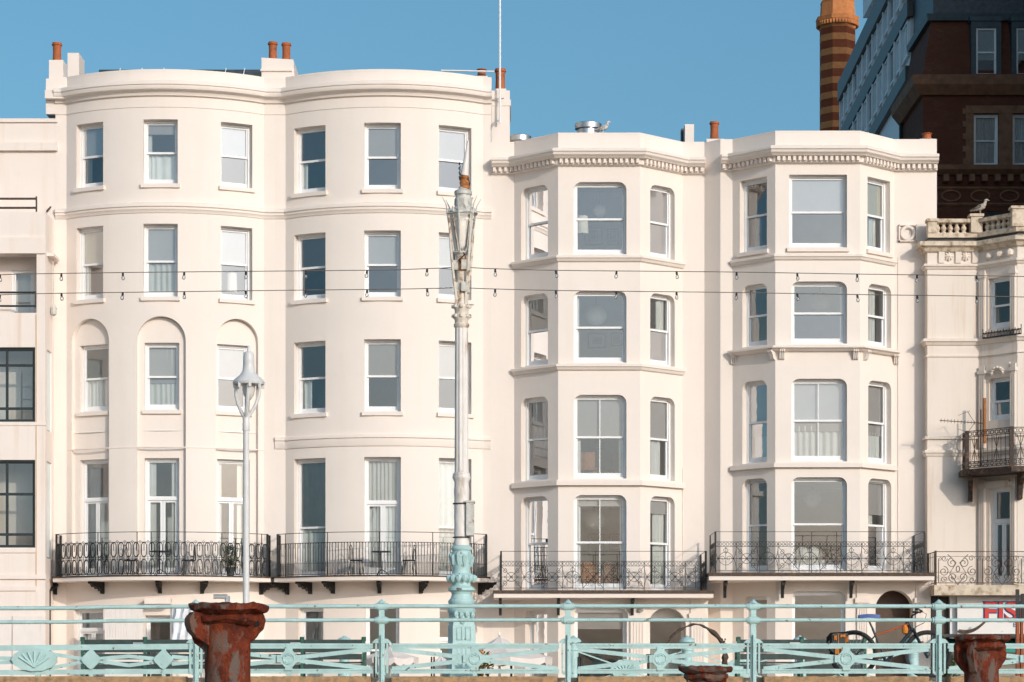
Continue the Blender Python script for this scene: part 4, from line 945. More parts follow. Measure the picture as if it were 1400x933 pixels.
# ------------------------------------------------------------------ red-brick hotel with its modern rear block, and the striped chimney tower
YH = 112.0; xl = gx(1262, YH)
HB = thing('brick_hotel', 'dark red-brick hotel with terracotta bands and white sashes, rising behind the terrace', 'building', (26, YH, STREET))
mb = MB(); hp = Path([(xl + .0, 118), (xl, YH), (24.4, YH), (24.4, 90), (48, 90)])  # runs on round an unseen front wing, added to shade the hotel front
o_w = [op_px(hp, 1331, 1365, gz(228, YH), gz(156, YH), 0, .15), op_px(hp, 1384, 1418, gz(228, YH), gz(156, YH), 0, .15)]
o_w += [op_px(hp, 1349, 1366, 20.0, gz(289, YH), 0, .1)]
frs = wall(mb, hp, STREET, gz(128, YH), o_w); mb.build('wall', 'brick', HB)
window(HB, frs[0], split=.5, sill=False, fw=.09, curt=full, curtmat='curtainwhite'); window(HB, frs[1], split=.5, sill=False, fw=.09, curt=full, curtmat='curtainwhite'); window(HB, frs[2], kind='single', sill=False, mat='teal')
hh = [tuple(q) for q in hp.p]
def hband(y0, y1, o, mat='brickstone'):
    MB().sweep(hh, [(-.04, gz(y0, YH)), (o, gz(y0, YH)), (o * .9, gz((y0 + y1) / 2, YH)), (o * .3, gz(y1, YH)), (-.04, gz(y1, YH))]).build('string_course', mat, HB)
hband(106, 131, .55); hband(228, 240, .45); hband(256, 260, .12); hband(278, 282, .12)
fr_ = MB()
for k in range(12):
    a = 1292 + k * 17.5; xx = gx(a, YH); fr_.box(xx - .12, xx + .12, YH - .42, YH + .02, gz(250, YH), gz(240.5, YH))
    xc_ = gx(1300 + k * 40, YH)
    if k < 5: fr_.tube([(xc_ + .42 * cos(2 * pi * j / 18), YH - .04, gz(268, YH) + .24 * sin(2 * pi * j / 18)) for j in range(18)], .05, 4, True)
for a, b in ((1320, 1331), (1365, 1384)): fr_.box(gx(a, YH), gx(b, YH), YH - .07, YH + .02, gz(229, YH), gz(147, YH))
fr_.box(gx(1320, YH), gx(1420, YH), YH - .09, YH + .02, gz(155.5, YH), gz(145, YH))
for k in range(5): fr_.box(gx(1316, YH), gx(1320.5, YH), YH - .06, YH + .02, gz(225 - k * 17, YH), gz(217 - k * 17, YH))
fr_.build('terracotta_dressing', 'brickstone', HB)
z0, z1 = gz(106, YH), gz(26, YH); i = .45                    # steep mansard storey
ms = MB(); ms.add([(xl - .05, 118, z0), (xl - .05, YH - .05, z0), (24.4, YH - .05, z0), (24.4, 89.95, z0), (48, 89.95, z0), (xl + i, 118, z1), (xl + i, YH + i, z1), (24.4 + i, YH + i, z1), (24.4 + i, 90 + i, z1), (48, 90 + i, z1)], [(0, 1, 6, 5), (1, 2, 7, 6), (2, 3, 8, 7), (3, 4, 9, 8)])
ms.build('mansard', 'brick', HB)
tp = MB(); tp.sweep([(xl + i, 118), (xl + i, YH + i), (24.4 + i, YH + i), (24.4 + i, 90 + i), (48, 90 + i)], [(-.1, z1 + .3), (.25, z1 + .3), (.2, z1), (-.1, z1)]); tp.build('gutter_band', 'teal', HB)
MB().prism([(xl + i + .1, 118), (xl + i + .1, YH + i + .1), (24.4 + i + .1, YH + i + .1), (24.4 + i + .1, 90 + i + .1), (48, 90 + i), (48, 118)], z1 + .2, 44).build('upper_roof_sunblock', 'slate', HB)  # roof mass carried high over the unseen wing to block the sun
for a, b in ((1328, 1369), (1383, 1424)):                      # dormers
    D = MB(); x0, x1 = gx(a, YH - .1), gx(b, YH - .1); za, zb_ = gz(103, YH - .1), gz(29, YH - .1)
    D.box(x0, x0 + .22, YH - .1, YH + 1, za, zb_); D.box(x1 - .22, x1, YH - .1, YH + 1, za, zb_); D.box(x0 - .06, x1 + .06, YH - .16, YH + 1, zb_, zb_ + .2); D.box(x0 + .22, x1 - .22, YH - .098, YH + 1, zb_ - .3, zb_); D.box(x0 - .03, x1 + .03, YH - .14, YH + 1, za - .1, za)
    D = D.build('dormer', 'teal', HB)
    f = Frame(Vector(((x0 + x1) / 2, YH - .02)), Vector((1, 0)), Vector((0, 1)), x1 - x0 - .44, za, zb_ - .3 - za, .03)
    g = MB(); W, h = f.w / 2, f.h
    for q in ((-W, -W + .09, 0, h), (W - .09, W, 0, h), (-W + .09, W - .09, 0, .1), (-W + .09, W - .09, h - .09, h), (-W + .09, W - .09, h * .47, h * .47 + .07)): g.fbox(f, q[0], q[1], 0, .06, q[2], q[3])
    g.build('sash', 'white', D); MB().fbox(f, -W + .05, W - .05, .03, .035, .05, h - .05).build('pane', 'glass', D); MB().fbox(f, -W, W, .12, .13, 0, h).build('blind', 'curtainwhite', D)
MB().prism([(xl + .6, YH + .7), (48, YH + .7), (48, 118), (xl + .6, 118)], STREET, z0 - 1).build('interior_rooms', 'roomB', HB)
c_ = MB(); c_.tube([(xl - .12, 117.6, 16), (xl - .12, 117.6, 27.5)], .09, 6); c_.build('drainpipe', 'iron', HB)
# modern rear block: pale window strips between dark fascias
MBK = thing('hotel_block', 'modern block of pale window strips and dark bands rising behind the brick hotel', 'building', (24, 130, STREET))
Yn, Yf_ = 118.2, 146.3; xN, xF = 19.08, 19.62
w_ = MB(); w_.prism([(xN, Yn), (30, Yn), (30, Yf_), (xF, Yf_)], STREET, 35.2).build('wall', 'paleclad', MBK)
dv = Vector((xF - xN, Yf_ - Yn)).normalized(); nv = Vector((-dv.y, dv.x))
class FB:
    def p(s, x, y, z): q = Vector((xN, Yn)) + dv * x + nv * y; return Vector((q.x, q.y, z))
fbk = FB(); LB = (Vector((xF, Yf_)) - Vector((xN, Yn))).length
fs = MB(); fs.fbox(fbk, -.3, LB + .3, -.1, .30, 34.55, 35.65); fs.fbox(fbk, -.3, LB + .05, -.1, .2, 31.9, 32.75); fs.fbox(fbk, 0, LB, -.1, .25, 28.9, 29.6); fs.build('fascia_band', 'cladding', MBK)
for (za, zb_) in ((32.78, 34.5), (29.65, 31.85)):
    n = 13
    for k in range(n):
        x0 = LB * k / n + .12; x1 = LB * (k + 1) / n - .12; f = MB()
        f.fbox(fbk, x0, x0 + .09, -.02, .12, za + .5, zb_); f.fbox(fbk, x1 - .09, x1, -.02, .12, za + .5, zb_); f.fbox(fbk, x0, x1, -.02, .14, za + .45, za + .56); f.fbox(fbk, x0, x1, -.02, .12, zb_ - .1, zb_); f.fbox(fbk, (x0 + x1) / 2 - .04, (x0 + x1) / 2 + .04, -.02, .11, za + .5, zb_); f.fbox(fbk, x1 + .06, x1 + .18, -.02, .22, za, zb_)
        f = f.build('window', 'white', MBK)
        MB().fbox(fbk, x0 + .05, x1 - .05, .035, .055, za + .5, zb_ - .05).build('pane', 'glassdark' if k in (2, 6, 9) else 'paneblue', f)
u_ = MB(); u_.prism([(19.6, 112.5), (40, 112.5), (40, 138), (19.62, 138)], 37.2, 51); u_.prism([(21.5, 118.4), (30, 118.4), (30, 146), (21.5, 146)], 35.3, 37.1); u_.build('upper_storey_sunblock', 'paleclad', MBK)  # storey's unseen upper part is raised tall to shade the tower
f = MB(); f.box(19.5, 19.6, 136.6, 137.7, 38.2, 40.5); f.box(19.5, 19.6, 133, 135.5, 38.2, 40.5); f.build('upper_window', 'steel', MBK)

TY = 160.0; tx = gx(1145, TY)
TW = thing('chimney_tower', 'octagonal tower banded in red brick and buff stone, behind the modern block', 'tower', (tx, TY, STREET))
r = 23 * TY / FOC / cos(pi / 8); rot = pi / 8; z = 25.0; zt_ = gz(42, TY); k = 0
red = MB(); buff = MB()
while z < zt_ - .05:
    h = .52 if k % 2 == 0 else .42
    z2 = min(z + h, zt_)
    (red if k % 2 == 0 else buff).lathe([(r if k % 2 == 0 else r * 1.008, z), (r if k % 2 == 0 else r * 1.008, z2)], (tx, TY, 0), 8, rot); z = z2; k += 1
T1 = red.build('brick_band', 'towerred', TW); buff.build('stone_band', 'towerbuff', TW)
b = MB().lathe([(r, zt_), (r * 1.04, zt_ + .1), (r * 1.06, zt_ + .35), (r * 1.2, zt_ + .5), (r * 1.24, zt_ + .75), (r * 1.0, zt_ + .85), (r * .95, zt_ + 1.7), (r * .98, zt_ + 1.8), (r * .8, zt_ + 2.1), (r * .5, zt_ + 2.4)], (tx, TY, 0), 8, rot)
for j in range(40):
    an = 2 * pi * j / 40; b.box(tx + r * 1.1 * cos(an) - .07, tx + r * 1.1 * cos(an) + .07, TY + r * 1.1 * sin(an) - .07, TY + r * 1.1 * sin(an) + .07, zt_ + .2, zt_ + .45)
b.build('corbelled_head', 'towerbuff', TW)
MB().lathe([(r * .97, STREET), (r * .97, 25)], (tx, TY, 0), 8, rot).build('shaft', 'towerred', TW)
b = MB()
for j in range(2): b.lathe([(.25, zt_ + 1.6), (.22, zt_ + 2.6)], (tx - .3 + j * .6, TY, 0), 10)
b.build('chimney_pot', 'terracotta', TW)


# ------------------------------------------------------------------ things inside the rooms
def lantern(a, y, r, label, top):
    Y = 75.5; rr = r * Y / FOC; c = (gx(a, Y), Y, gz(y, Y))
    prof = [(max(.02, rr * sin(pi * k / 16)) * (1.0 if k % 2 else .985), -rr * .95 * cos(pi * k / 16)) for k in range(17)]
    T = thing('paper_lantern', label, 'ceiling lamp', (c[0], c[1], top), 'round paper lanterns')
    MB().lathe(prof, c, 24).build('shade', 'paper', T, 50); MB().tube([(c[0], c[1], c[2] + rr * .9), (c[0], c[1], top)], .008, 4).build('cord', 'wire', T)
lantern(820, 288, 9, 'small round paper lantern hung in the top window beside the gull', 15.88)
lantern(815, 431, 15, 'white round paper lantern above framed prints, two windows below the gull', 12.73)
lantern(813, 711, 15.5, 'cream round paper lantern in the lowest tall window above two armchairs', 6.03)
lantern(1121, 412, 14, 'white round paper lantern in the wide window above the corbels', 12.73)
lantern(1111, 683, 12.5, 'round paper lantern above a white bed behind the balcony railing', 6.03)
def picture(a, y, w, h, label):
    Y = 79.33; x0, x1, z0, z1 = gx(a - w / 2, Y), gx(a + w / 2, Y), gz(y + h / 2, Y), gz(y - h / 2, Y)
    T = thing('framed_picture', label, 'picture', ((x0 + x1) / 2, Y, z0), 'pictures on the room walls')
    MB().box(x0, x1, Y, Y + .04, z0, z1).build('frame', 'iron', T)
    MB().box(x0 + .035, x1 - .035, Y - .004, Y + .002, z0 + .035, z1 - .035).build('mount', 'curtainwhite', T); m = .2 * (x1 - x0)
    MB().box(x0 + m, x1 - m, Y - .008, Y - .003, z0 + m, z1 - m).build('print', 'picture', T)
picture(811, 323, 24, 24, 'framed print beside the shaded lamp in the top bay window'); picture(838, 324, 15, 22, 'narrow framed print to the right in the top bay window below the gull')
picture(816, 466, 24, 20, 'wide framed print under the round lantern in the second window below the gull'); picture(843, 464, 16, 18, 'small framed print at the right edge of the second window below the gull')
picture(815, 745, 22, 30, 'large dark framed print under the cream lantern of the lowest window'); picture(841, 741, 16, 22, 'pale framed print to the right of the cream lantern')
picture(815, 606, 20, 18, 'framed print above the dining chairs in the third bay window')
def lampshade(a, y0, y1, w, Y, floor, label):
    c = (gx(a, Y), Y, floor); z0, z1 = gz(y1, Y) - floor, gz(y0, Y) - floor; r = w / 2 * Y / FOC
    T = thing('standing_lamp', label, 'lamp', c, 'shaded lamps behind the windows')
    MB().lathe([(r, z0), (r * .9, z1)], c, 20, cap=False).build('lamp_shade', 'shade', T, 40); MB().lathe([(.14, 0), (.14, .02), (.02, .04), (.018, z1 - .05)], c, 10).build('stem', 'iron', T, 40)
lampshade(796, 296, 320, 17, 75.0, 12.76, 'cream drum lamp shade in the top window below the gull')
lampshade(317, 374, 400, 15, 75.3, 11.01, 'white drum lamp shade in a window of the leftmost round bay')
def chair(x, y, z, rz, label, mat, arm=False):
    T = thing('armchair' if arm else 'dining_chair', label, 'chair', (x, y, z), 'chairs inside the canted bay rooms', local=True)
    w = .34 if arm else .21
    MB().box(-w, w, -.22, .22, .36 if arm else .43, .47).build('seat', mat, T)
    bk = MB(); n = 8
    for k in range(n):
        t0, t1 = -w + 2 * w * k / n, -w + 2 * w * (k + 1) / n; bk.box(t0, t1 - .002, .20, .26, .40, .92 + (.08 * sin(pi * (k + .5) / n) if arm else .02))
    bk.build('backrest', mat, T)
    if arm:
        for s_ in (-1, 1): MB().box(s_ * w - .05, s_ * w + .05, -.22, .2, .2, .62).build('armrest', mat, T)
    for sx in (-1, 1):
        for sy in (-1, 1): MB().box(sx * (w - .04) - .02, sx * (w - .04) + .02, sy * .18 - .02, sy * .18 + .02, 0, .44).build('leg', 'wood', T)
    T.rotation_euler = (0, 0, rz)
z3 = 6.05
chair(gx(806, 75), 75.0, z3 + .02, 2.9, 'orange wooden dining chair to the left behind the third bay window', 'wood'); chair(gx(843, 75.2), 75.2, z3 + .02, 3.5, 'brown dining chair to the right behind the third bay window', 'brownfab')
chair(gx(803, 74.6), 74.6, 2.68, 2.8, 'tan armchair with its back to the lowest tall bay window', 'wood', True); chair(gx(838, 74.7), 74.7, 2.68, 3.3, 'dark brown armchair at the right of the lowest tall bay window', 'brownfab', True)
T = thing('bed', 'white bed with piled pillows behind the balcony window', 'bed', (gx(1115, 75), 75.1, 3.2))
MB().box(gx(1088, 74.5), gx(1150, 74.5), 74.3, 76.3, 3.25, 3.72).build('mattress', 'curtainwhite', T)
for a in (1097, 1112): MB().lathe([(.05, 0), (.26, .06), (.3, .2), (.22, .36), (.04, .44)], (gx(a, 74.6), 74.7, 3.70), 12).build('pillow', 'curtainwhite', T, 60)

# bistro sets and plants on the balconies
def bistro_chair(x, y, z, rz, label):
    T = thing('bistro_chair', label, 'chair', (x, y, z), 'bistro chairs on the balconies', local=True)
    MB().lathe([(.19, .44), (.2, .455), (.19, .47)], (0, 0, 0), 14).build('seat', 'iron', T)
    b = MB(); b.tube([(.19 * cos(pi * k / 12), .17, .47 + .45 * sin(pi * k / 12)) for k in range(13)], .011, 5)
    b.tube([(.10 * cos(pi * k / 12), .17, .47 + .33 * sin(pi * k / 12)) for k in range(13)], .008, 5); b.build('backrest', 'iron', T)
    for sx in (-1, 1):
        for sy in (-1, 1): MB().tube([(sx * .13, sy * .13, .45), (sx * .18, sy * .19, 0)], .011, 5).build('leg', 'iron', T)
    T.rotation_euler = (0, 0, rz)
def bistro_table(x, y, z, label):
    T = thing('bistro_table', label, 'table', (x, y, z), 'bistro tables on the balconies', local=True)
    MB().lathe([(.29, .70), (.3, .71), (.3, .725), (.29, .73)], (0, 0, 0), 20).build('table_top', 'iron', T)
    MB().lathe([(.02, .70), (.02, .08), (.03, .06)], (0, 0, 0), 8).build('column', 'iron', T)
    for k in range(3): MB().tube([(0, 0, .2), (.16 * cos(k * 2.1), .16 * sin(k * 2.1), .1), (.25 * cos(k * 2.1), .25 * sin(k * 2.1), 0)], .012, 5).build('leg', 'iron', T)
zf = 3.215
bistro_chair(gx(487, 73.5), 73.5, zf, 1.3, 'round-backed iron chair on the second balcony, left of its table'); bistro_chair(gx(559, 73.5), 73.5, zf, -1.3, 'round-backed iron chair on the second balcony, right of its table')
bistro_table(gx(521, 73.55), 73.55, zf, 'small round iron table before the white French door of the second balcony')
bistro_chair(gx(178, 73.6), 73.6, zf, 1.2, 'round-backed iron chair on the leftmost balcony, left of its table'); bistro_chair(gx(258, 73.6), 73.6, zf, -1.3, 'round-backed iron chair on the leftmost balcony, right of its table')
bistro_table(gx(245, 73.3) - .6, 73.4, zf, 'small round iron table on the leftmost balcony')
def shrub(x, y, z, h, w, n, label, potted=True, seed=1, flowers=0, group='potted plants'):
    rr = random.Random(seed); T = thing('potted_plant' if potted else 'flowering_shrub', label, 'plant', (x, y, z), group, local=True); ph = .26 if potted else .0
    if potted: MB().lathe([(.10, 0), (.15, .24), (.16, .26), (.14, .26), (.13, .2)], (0, 0, 0), 14).build('pot', 'slate', T, 40)
    st = MB(); lf = MB(); fl = MB()
    for k in range(9):
        an = rr.random() * 6.28; q = rr.random() ** .5 * w; tip = Vector((q * cos(an), q * sin(an), ph + h * rr.uniform(.6, 1)))
        st.tube([(0, 0, ph * .8), (tip.x * .4, tip.y * .4, ph + (tip.z - ph) * .5), tip], [.012, .009, .004], 4)
    for k in range(n):
        an = rr.random() * 6.28; t_ = rr.random(); q = rr.random() ** .5 * w * (.45 + .75 * sin(pi * min(1, t_ * 1.05)))
        c = Vector((q * cos(an), q * sin(an), ph + .03 + t_ * h)); d = Vector((rr.gauss(0, 1), rr.gauss(0, 1), rr.gauss(.3, .7))).normalized(); e = d.orthogonal().normalized() * rr.uniform(.012, .026); L = rr.uniform(.05, .11)
        (fl if rr.random() < flowers else lf).quad(c, c + d * L * .5 + e, c + d * L, c + d * L * .5 - e)
    st.build('stem', 'brickstone', T); lf.build('foliage', 'leaf', T)
    if fl.v: fl.build('blossom', 'flower', T)
shrub(gx(315, 73.7), 73.7, zf, .62, .17, 300, 'dark leafy plant in a dark pot on the leftmost balcony, near the pale street lamp', True, 3)
shrub(gx(659, 42.2), 42.2, .1, .40, .16, 240, 'small reddish plant with orange flowers at the foot of the ornate lamp post', False, 8, .25)
shrub(gx(1300, 43), 43.2, .1, .36, .26, 420, 'green leafy plant low behind the railing at the bicycle wheel', False, 9, .02)

# ------------------------------------------------------------------ aerials and gulls
x = gx(683.5, 74.9)
T = thing('aerial_mast', 'tall thin white aerial mast fixed to the right chimney of the round-bay pair', 'aerial', (x, 74.9, gz(172, 74.9)))
MB().tube([(x, 74.9, gz(168, 74.9)), (x, 74.9, 23.5)], .032, 8).build('pole', 'white', T, 40)
b = MB(); b.tube([(x - .27, 75.0, gz(178, 75)), (x - .22, 74.95, gz(170, 75)), (x - .1, 74.9, gz(167, 75)), (x, 74.9, gz(166, 75))], .018, 5); b.tube([(x - .25, 75.05, gz(136, 75)), (x + .12, 74.9, gz(136, 75))], .02, 5); b.tube([(x - .27, 75.0, gz(178, 75)), (x - .27, 75.0, gz(195, 75))], .012, 4); b.build('bracket', 'galv', T)
MB().tube([(gx(603, 79), 79, gz(96.7, 79)), (gx(676, 79), 79, gz(98.2, 79))], .03, 5).build('cross_pole', 'white', T)
Ya = 73.2
T = thing('television_aerial', 'rusting television aerial on the corner balcony of the balustraded house', 'aerial', (gx(1341, Ya), Ya, gz(640, Ya)))
MB().tube([(gx(1341, Ya), Ya, gz(638, Ya)), (gx(1341, Ya), Ya, gz(560, Ya))], .022, 6).build('mast', 'hoop', T)
p0 = Vector((gx(1284, Ya), Ya - .1, gz(575.5, Ya))); p1 = Vector((gx(1346, Ya), Ya, gz(579, Ya))); b = MB(); b.tube([p0, p1], .014, 5)
for k in range(12):
    c = p0.lerp(p1, .03 + k * .075); b.tube([c + Vector((-.03, -.16, -.07)), c + Vector((.03, .16, .07))], .009, 4)
for s_ in (-1, 1): b.tube([p0.lerp(p1, .78), p0.lerp(p1, .62) + Vector((0, 0, s_ * .32))], .009, 4); b.tube([p0.lerp(p1, .6) + Vector((.1, 0, s_ * .33)), p0.lerp(p1, .6) + Vector((-.25, 0, s_ * .2))], .007, 4)
b.build('yagi', 'hoop', T)
b = MB(); b.tube([(gx(1347, Ya), Ya + .1, gz(606, Ya)), (gx(1347, Ya), Ya + .1, gz(544, Ya))], .05, 6); b.build('clamp_pole', 'orangerust', T)
def gull(x, y, z, rz, s_, label, mat):
    T = thing('seagull', label, 'bird', (x, y, z), 'gulls on the rooftops', local=True); b = MB()
    pts = [(-.30, 0, .14), (-.22, 0, .155), (-.12, 0, .185), (0, 0, .215), (.09, 0, .25), (.135, 0, .31), (.15, 0, .365), (.165, 0, .405), (.20, 0, .412), (.225, 0, .405)]
    b.tube(pts, [.012, .03, .065, .088, .08, .05, .041, .046, .034, .016], 12)
    b.tube([(.205, 0, .405), (.25, 0, .398), (.268, 0, .385)], [.017, .013, .004], 6)
    for q in (-1, 1): b.tube([(.01, q * .03, .16), (.0, q * .035, .08), (.02, q * .035, .005), (.07, q * .035, .004)], [.014, .008, .008, .006], 5)
    b.build('body', mat, T, 70)
    w = MB()
    for q in (-1, 1): w.add([(.08, q * .075, .27), (.03, q * .095, .20), (-.15, q * .07, .165), (-.34, q * .02, .165), (-.16, q * .055, .225), (.0, q * .075, .275)], [(0, 1, 2, 3, 4, 5)])
    w.build('wing', 'gullyoung' if mat == 'gull' else 'hoop', T)
    T.rotation_euler = (0, 0, rz); T.scale = (s_,) * 3
gull(gx(824, 74.5), 74.05, 16.465, -.35, .92, 'pale gull standing on the parapet beside the round roof vent', 'gull')
gull(gx(1341, 74.0), 74.1, gz(293.5, 74) + .002, -.5, 1.05, 'speckled brown gull standing on the balustrade pedestal', 'gullyoung')

# ------------------------------------------------------------------ promenade railing
YR = 40.0; PZ = .10
RL = thing('promenade_railing', 'turquoise iron railing with round medallions along the promenade edge', 'railing', (0, YR, PZ))
posts = [268, 522, 776.5, 1030, 1283.5, 1537]
def rbar(mb, a0, y0, a1, y1, h=.028, d=.014, Y=YR, yo=0):
    p = Vector((gx(a0, Y), Y + yo, gz(y0, Y))); q = Vector((gx(a1, Y), Y + yo, gz(y1, Y))); d_ = (q - p).normalized(); n_ = Vector((-d_.z, 0, d_.x)) * h; t_ = Vector((0, d, 0))
    mb.add([p - n_ - t_, p + n_ - t_, p + n_ + t_, p - n_ + t_, q - n_ - t_, q + n_ - t_, q + n_ + t_, q - n_ + t_], [(0, 1, 2, 3), (4, 5, 6, 7), (0, 1, 5, 4), (1, 2, 6, 5), (2, 3, 7, 6), (3, 0, 4, 7)])
pj = [0, .4, -.3, .3, -.2, 0]
for a in posts:
    x = gx(a, YR); P_ = MB()
    P_.box(x - .045, x + .045, YR - .03, YR + .03, -.3, gz(826, YR)); P_.box(x - .012, x + .012, YR - .075, YR - .029, -.3, gz(868, YR))
    for y_ in (829.5, 848.5): P_.tube([(x - .105, YR, gz(y_, YR)), (x + .105, YR, gz(y_, YR))], .052, 12); P_.tube([(x - .07, YR, gz(y_, YR)), (x + .07, YR, gz(y_, YR))], .066, 12)
    P_.lathe([(.06, 0), (.075, .015), (.05, .04), (.03, .055), (.005, .075)], (x, YR, gz(826, YR)), 12)
    for s_ in (-1, 1):
        P_.plate([(0, .02), (.10, 0), (.16, -.06), (.05, -.07), (.05, -.52), (.10, -.56), (.02, -.60), (0, -.5)], (s_, 0, 0), (0, 0, 1), (x, YR, gz(874, YR)), .035)
        P_.box(*sorted((x + s_ * .075, x + s_ * .105)), YR - .045, YR + .045, gz(921, YR), gz(880, YR))
    P_.build('post', 'turq', RL, 40)
for y_, r_ in ((829.5, .034), (848.5, .031)):
    h_ = MB(); h_.tube([(gx(-260, YR), YR, gz(y_ + 3.5, YR)), (gx(-40, YR), YR, gz(y_ + 2.6, YR)), (gx(90, YR), YR, gz(y_ + 2.2, YR)), (gx(150, YR), YR, gz(y_ + .7, YR)), (gx(268, YR), YR, gz(y_, YR)), (gx(776, YR), YR, gz(y_ - .6, YR)), (gx(1540, YR), YR, gz(y_ - .2, YR))], r_, 10); h_.build('handrail', 'turq', RL, 50)
for a, b in zip(posts, posts[1:]):
    m = (a + b) / 2; pn = MB()
    rbar(pn, a + 12, 883.5, b - 12, 883.5, .042, .02); rbar(pn, a + 12, 882, b - 12, 882, .015, .032); rbar(pn, a + 12, 918, b - 12, 918, .038, .02); rbar(pn, a + 12, 916, b - 12, 916, .012, .03)
    for s_ in (-1, 1):
        e = a + 14 if s_ < 0 else b - 14
        rbar(pn, e, 888, m + s_ * 9, 899.5, .034, .013); rbar(pn, e, 914.5, m + s_ * 9, 903, .034, .013)
    rbar(pn, m, 886, m, 893, .035, .018); rbar(pn, m, 909, m, 938, .032, .022)
    pn = pn.build('panel', 'turq', RL)
    md = MB(); q = 11.5 * YR / FOC; md.plate([(q * cos(pi * k / 4 + pi / 8) * 1.08, q * sin(pi * k / 4 + pi / 8) * 1.08) for k in range(8)], (1, 0, 0), (0, 0, 1), (gx(m, YR), YR - .03, gz(901, YR)), .05)
    for dx, dz in ((1, 0), (-1, 0), (0, 1), (0, -1)): md.box(gx(m, YR) + dx * q * .95 - .06, gx(m, YR) + dx * q * .95 + .06, YR - .05, YR - .012, gz(901, YR) + dz * q * .95 - .06, gz(901, YR) + dz * q * .95 + .06)
    c = Vector((gx(m, YR), YR - .058, gz(901, YR))); md.tube([c + Vector((.088 * cos(2 * pi * k / 20), 0, .088 * sin(2 * pi * k / 20))) for k in range(20)], .012, 6, True)
    for s_ in (-1, 1): md.tube([c + Vector((.045 * cos(t_) + s_ * .0, 0, s_ * .035 + .028 * sin(t_))) for t_ in [s_ * (.3 + .55 * k) for k in range(6)]], .013, 5)
    md.build('medallion', 'turq', pn, 40)
pn = MB()                                                     # older panel at the left with a shell boss and lozenges
rbar(pn, -200, 888, 268, 884, .045, .02); rbar(pn, -200, 921, 268, 918, .04, .02)
for a, b in ((62, 114), (136, 176), (176, 213), (235, 268), (-60, 30)):
    if (a, b) == (136, 176): rbar(pn, 136, 901, 176, 897.5, .03, .013); rbar(pn, 136, 904, 176, 910, .03, .013)
    elif (a, b) == (176, 213): rbar(pn, 176, 897.5, 213, 901, .03, .013); rbar(pn, 176, 910, 213, 905, .03, .013)
    else: s0 = 1 if a != 62 else 2.2; rbar(pn, a, 902 - 4 * s0, b, 901, .03, .013); rbar(pn, a, 902 + 6 * s0, b, 905, .03, .013)
for a in (125, 224): rbar(pn, a, 886, a, 892, .035, .018); rbar(pn, a, 912, a, 938, .03, .026)
rbar(pn, 52, 916, 52, 938, .045, .034)
pn = pn.build('panel', 'turq', RL)
for a in (125, 224):
    q = 13.5 * YR / FOC; MB().plate([(q * cos(2 * pi * k / 16) * (1.0 if k % 4 == 0 else .86 if k % 2 else .78), q * sin(2 * pi * k / 16) * (1.0 if k % 4 == 0 else .86 if k % 2 else .78)) for k in range(16)], (1, 0, 0), (0, 0, 1), (gx(a, YR), YR - .03, gz(902, YR)), .06).build('medallion', 'turq', pn)
sh = MB(); c = Vector((gx(48, YR), YR - .04, gz(902, YR))); ot = []
for k in range(26):
    an = 2 * pi * k / 26; rad = 1 + .05 * (k % 2); ot.append((.36 * rad * cos(an), .185 * rad * sin(an)))
sh.plate(ot, (1, 0, 0), (0, 0, 1), c, .06)
for k in range(7): an = .3 + k * .42; sh.tube([c + Vector((0, -.03, -.12)), c + Vector((.26 * cos(an), -.04, .13 * sin(an)))], [.03, .018], 5)
sh.build('medallion', 'turq', pn)
# sea wall under it, coping broken at the posts
SW = thing('sea_wall', 'stone sea wall with lichened coping carrying the turquoise railing', 'wall', (0, 40.2, -1.9))
MB().box(-40, 40, 40.06, 40.5, -2.2, -.06).build('wall', 'coping', SW)
ed = [-1500] + [v for a in posts for v in (a - 15, a + 14)] + [2300]
for a, b in zip(ed[0::2], ed[1::2]):
    if a == -1500: a = -1500
    n = max(1, int((b - a) / 120)); cb = MB(); ring = []
    x0, x1 = gx(a, YR), gx(b, YR); m = max(2, int((x1 - x0) / .06)) if b - a < 400 else 60
    for k in range(m + 1):
        xx = x0 + (x1 - x0) * k / m; jz = rnd.uniform(-.012, .008); ring.append([(xx, 39.86 + rnd.uniform(-.01, .01), -.06), (xx, 39.85 + rnd.uniform(-.01, .01), .09 + jz), (xx, 39.88, .118 + jz), (xx, 40.34, .118), (xx, 40.34, -.06)])
    vs = [p for r_ in ring for p in r_]; fs = [(k * 5 + j, k * 5 + (j + 1) % 5, (k + 1) * 5 + (j + 1) % 5, (k + 1) * 5 + j) for k in range(m) for j in range(5)] + [tuple(range(5)), tuple(m * 5 + j for j in range(5))[::-1]]
    cb.add(vs, fs).build('coping_stone', 'coping', SW, 30)

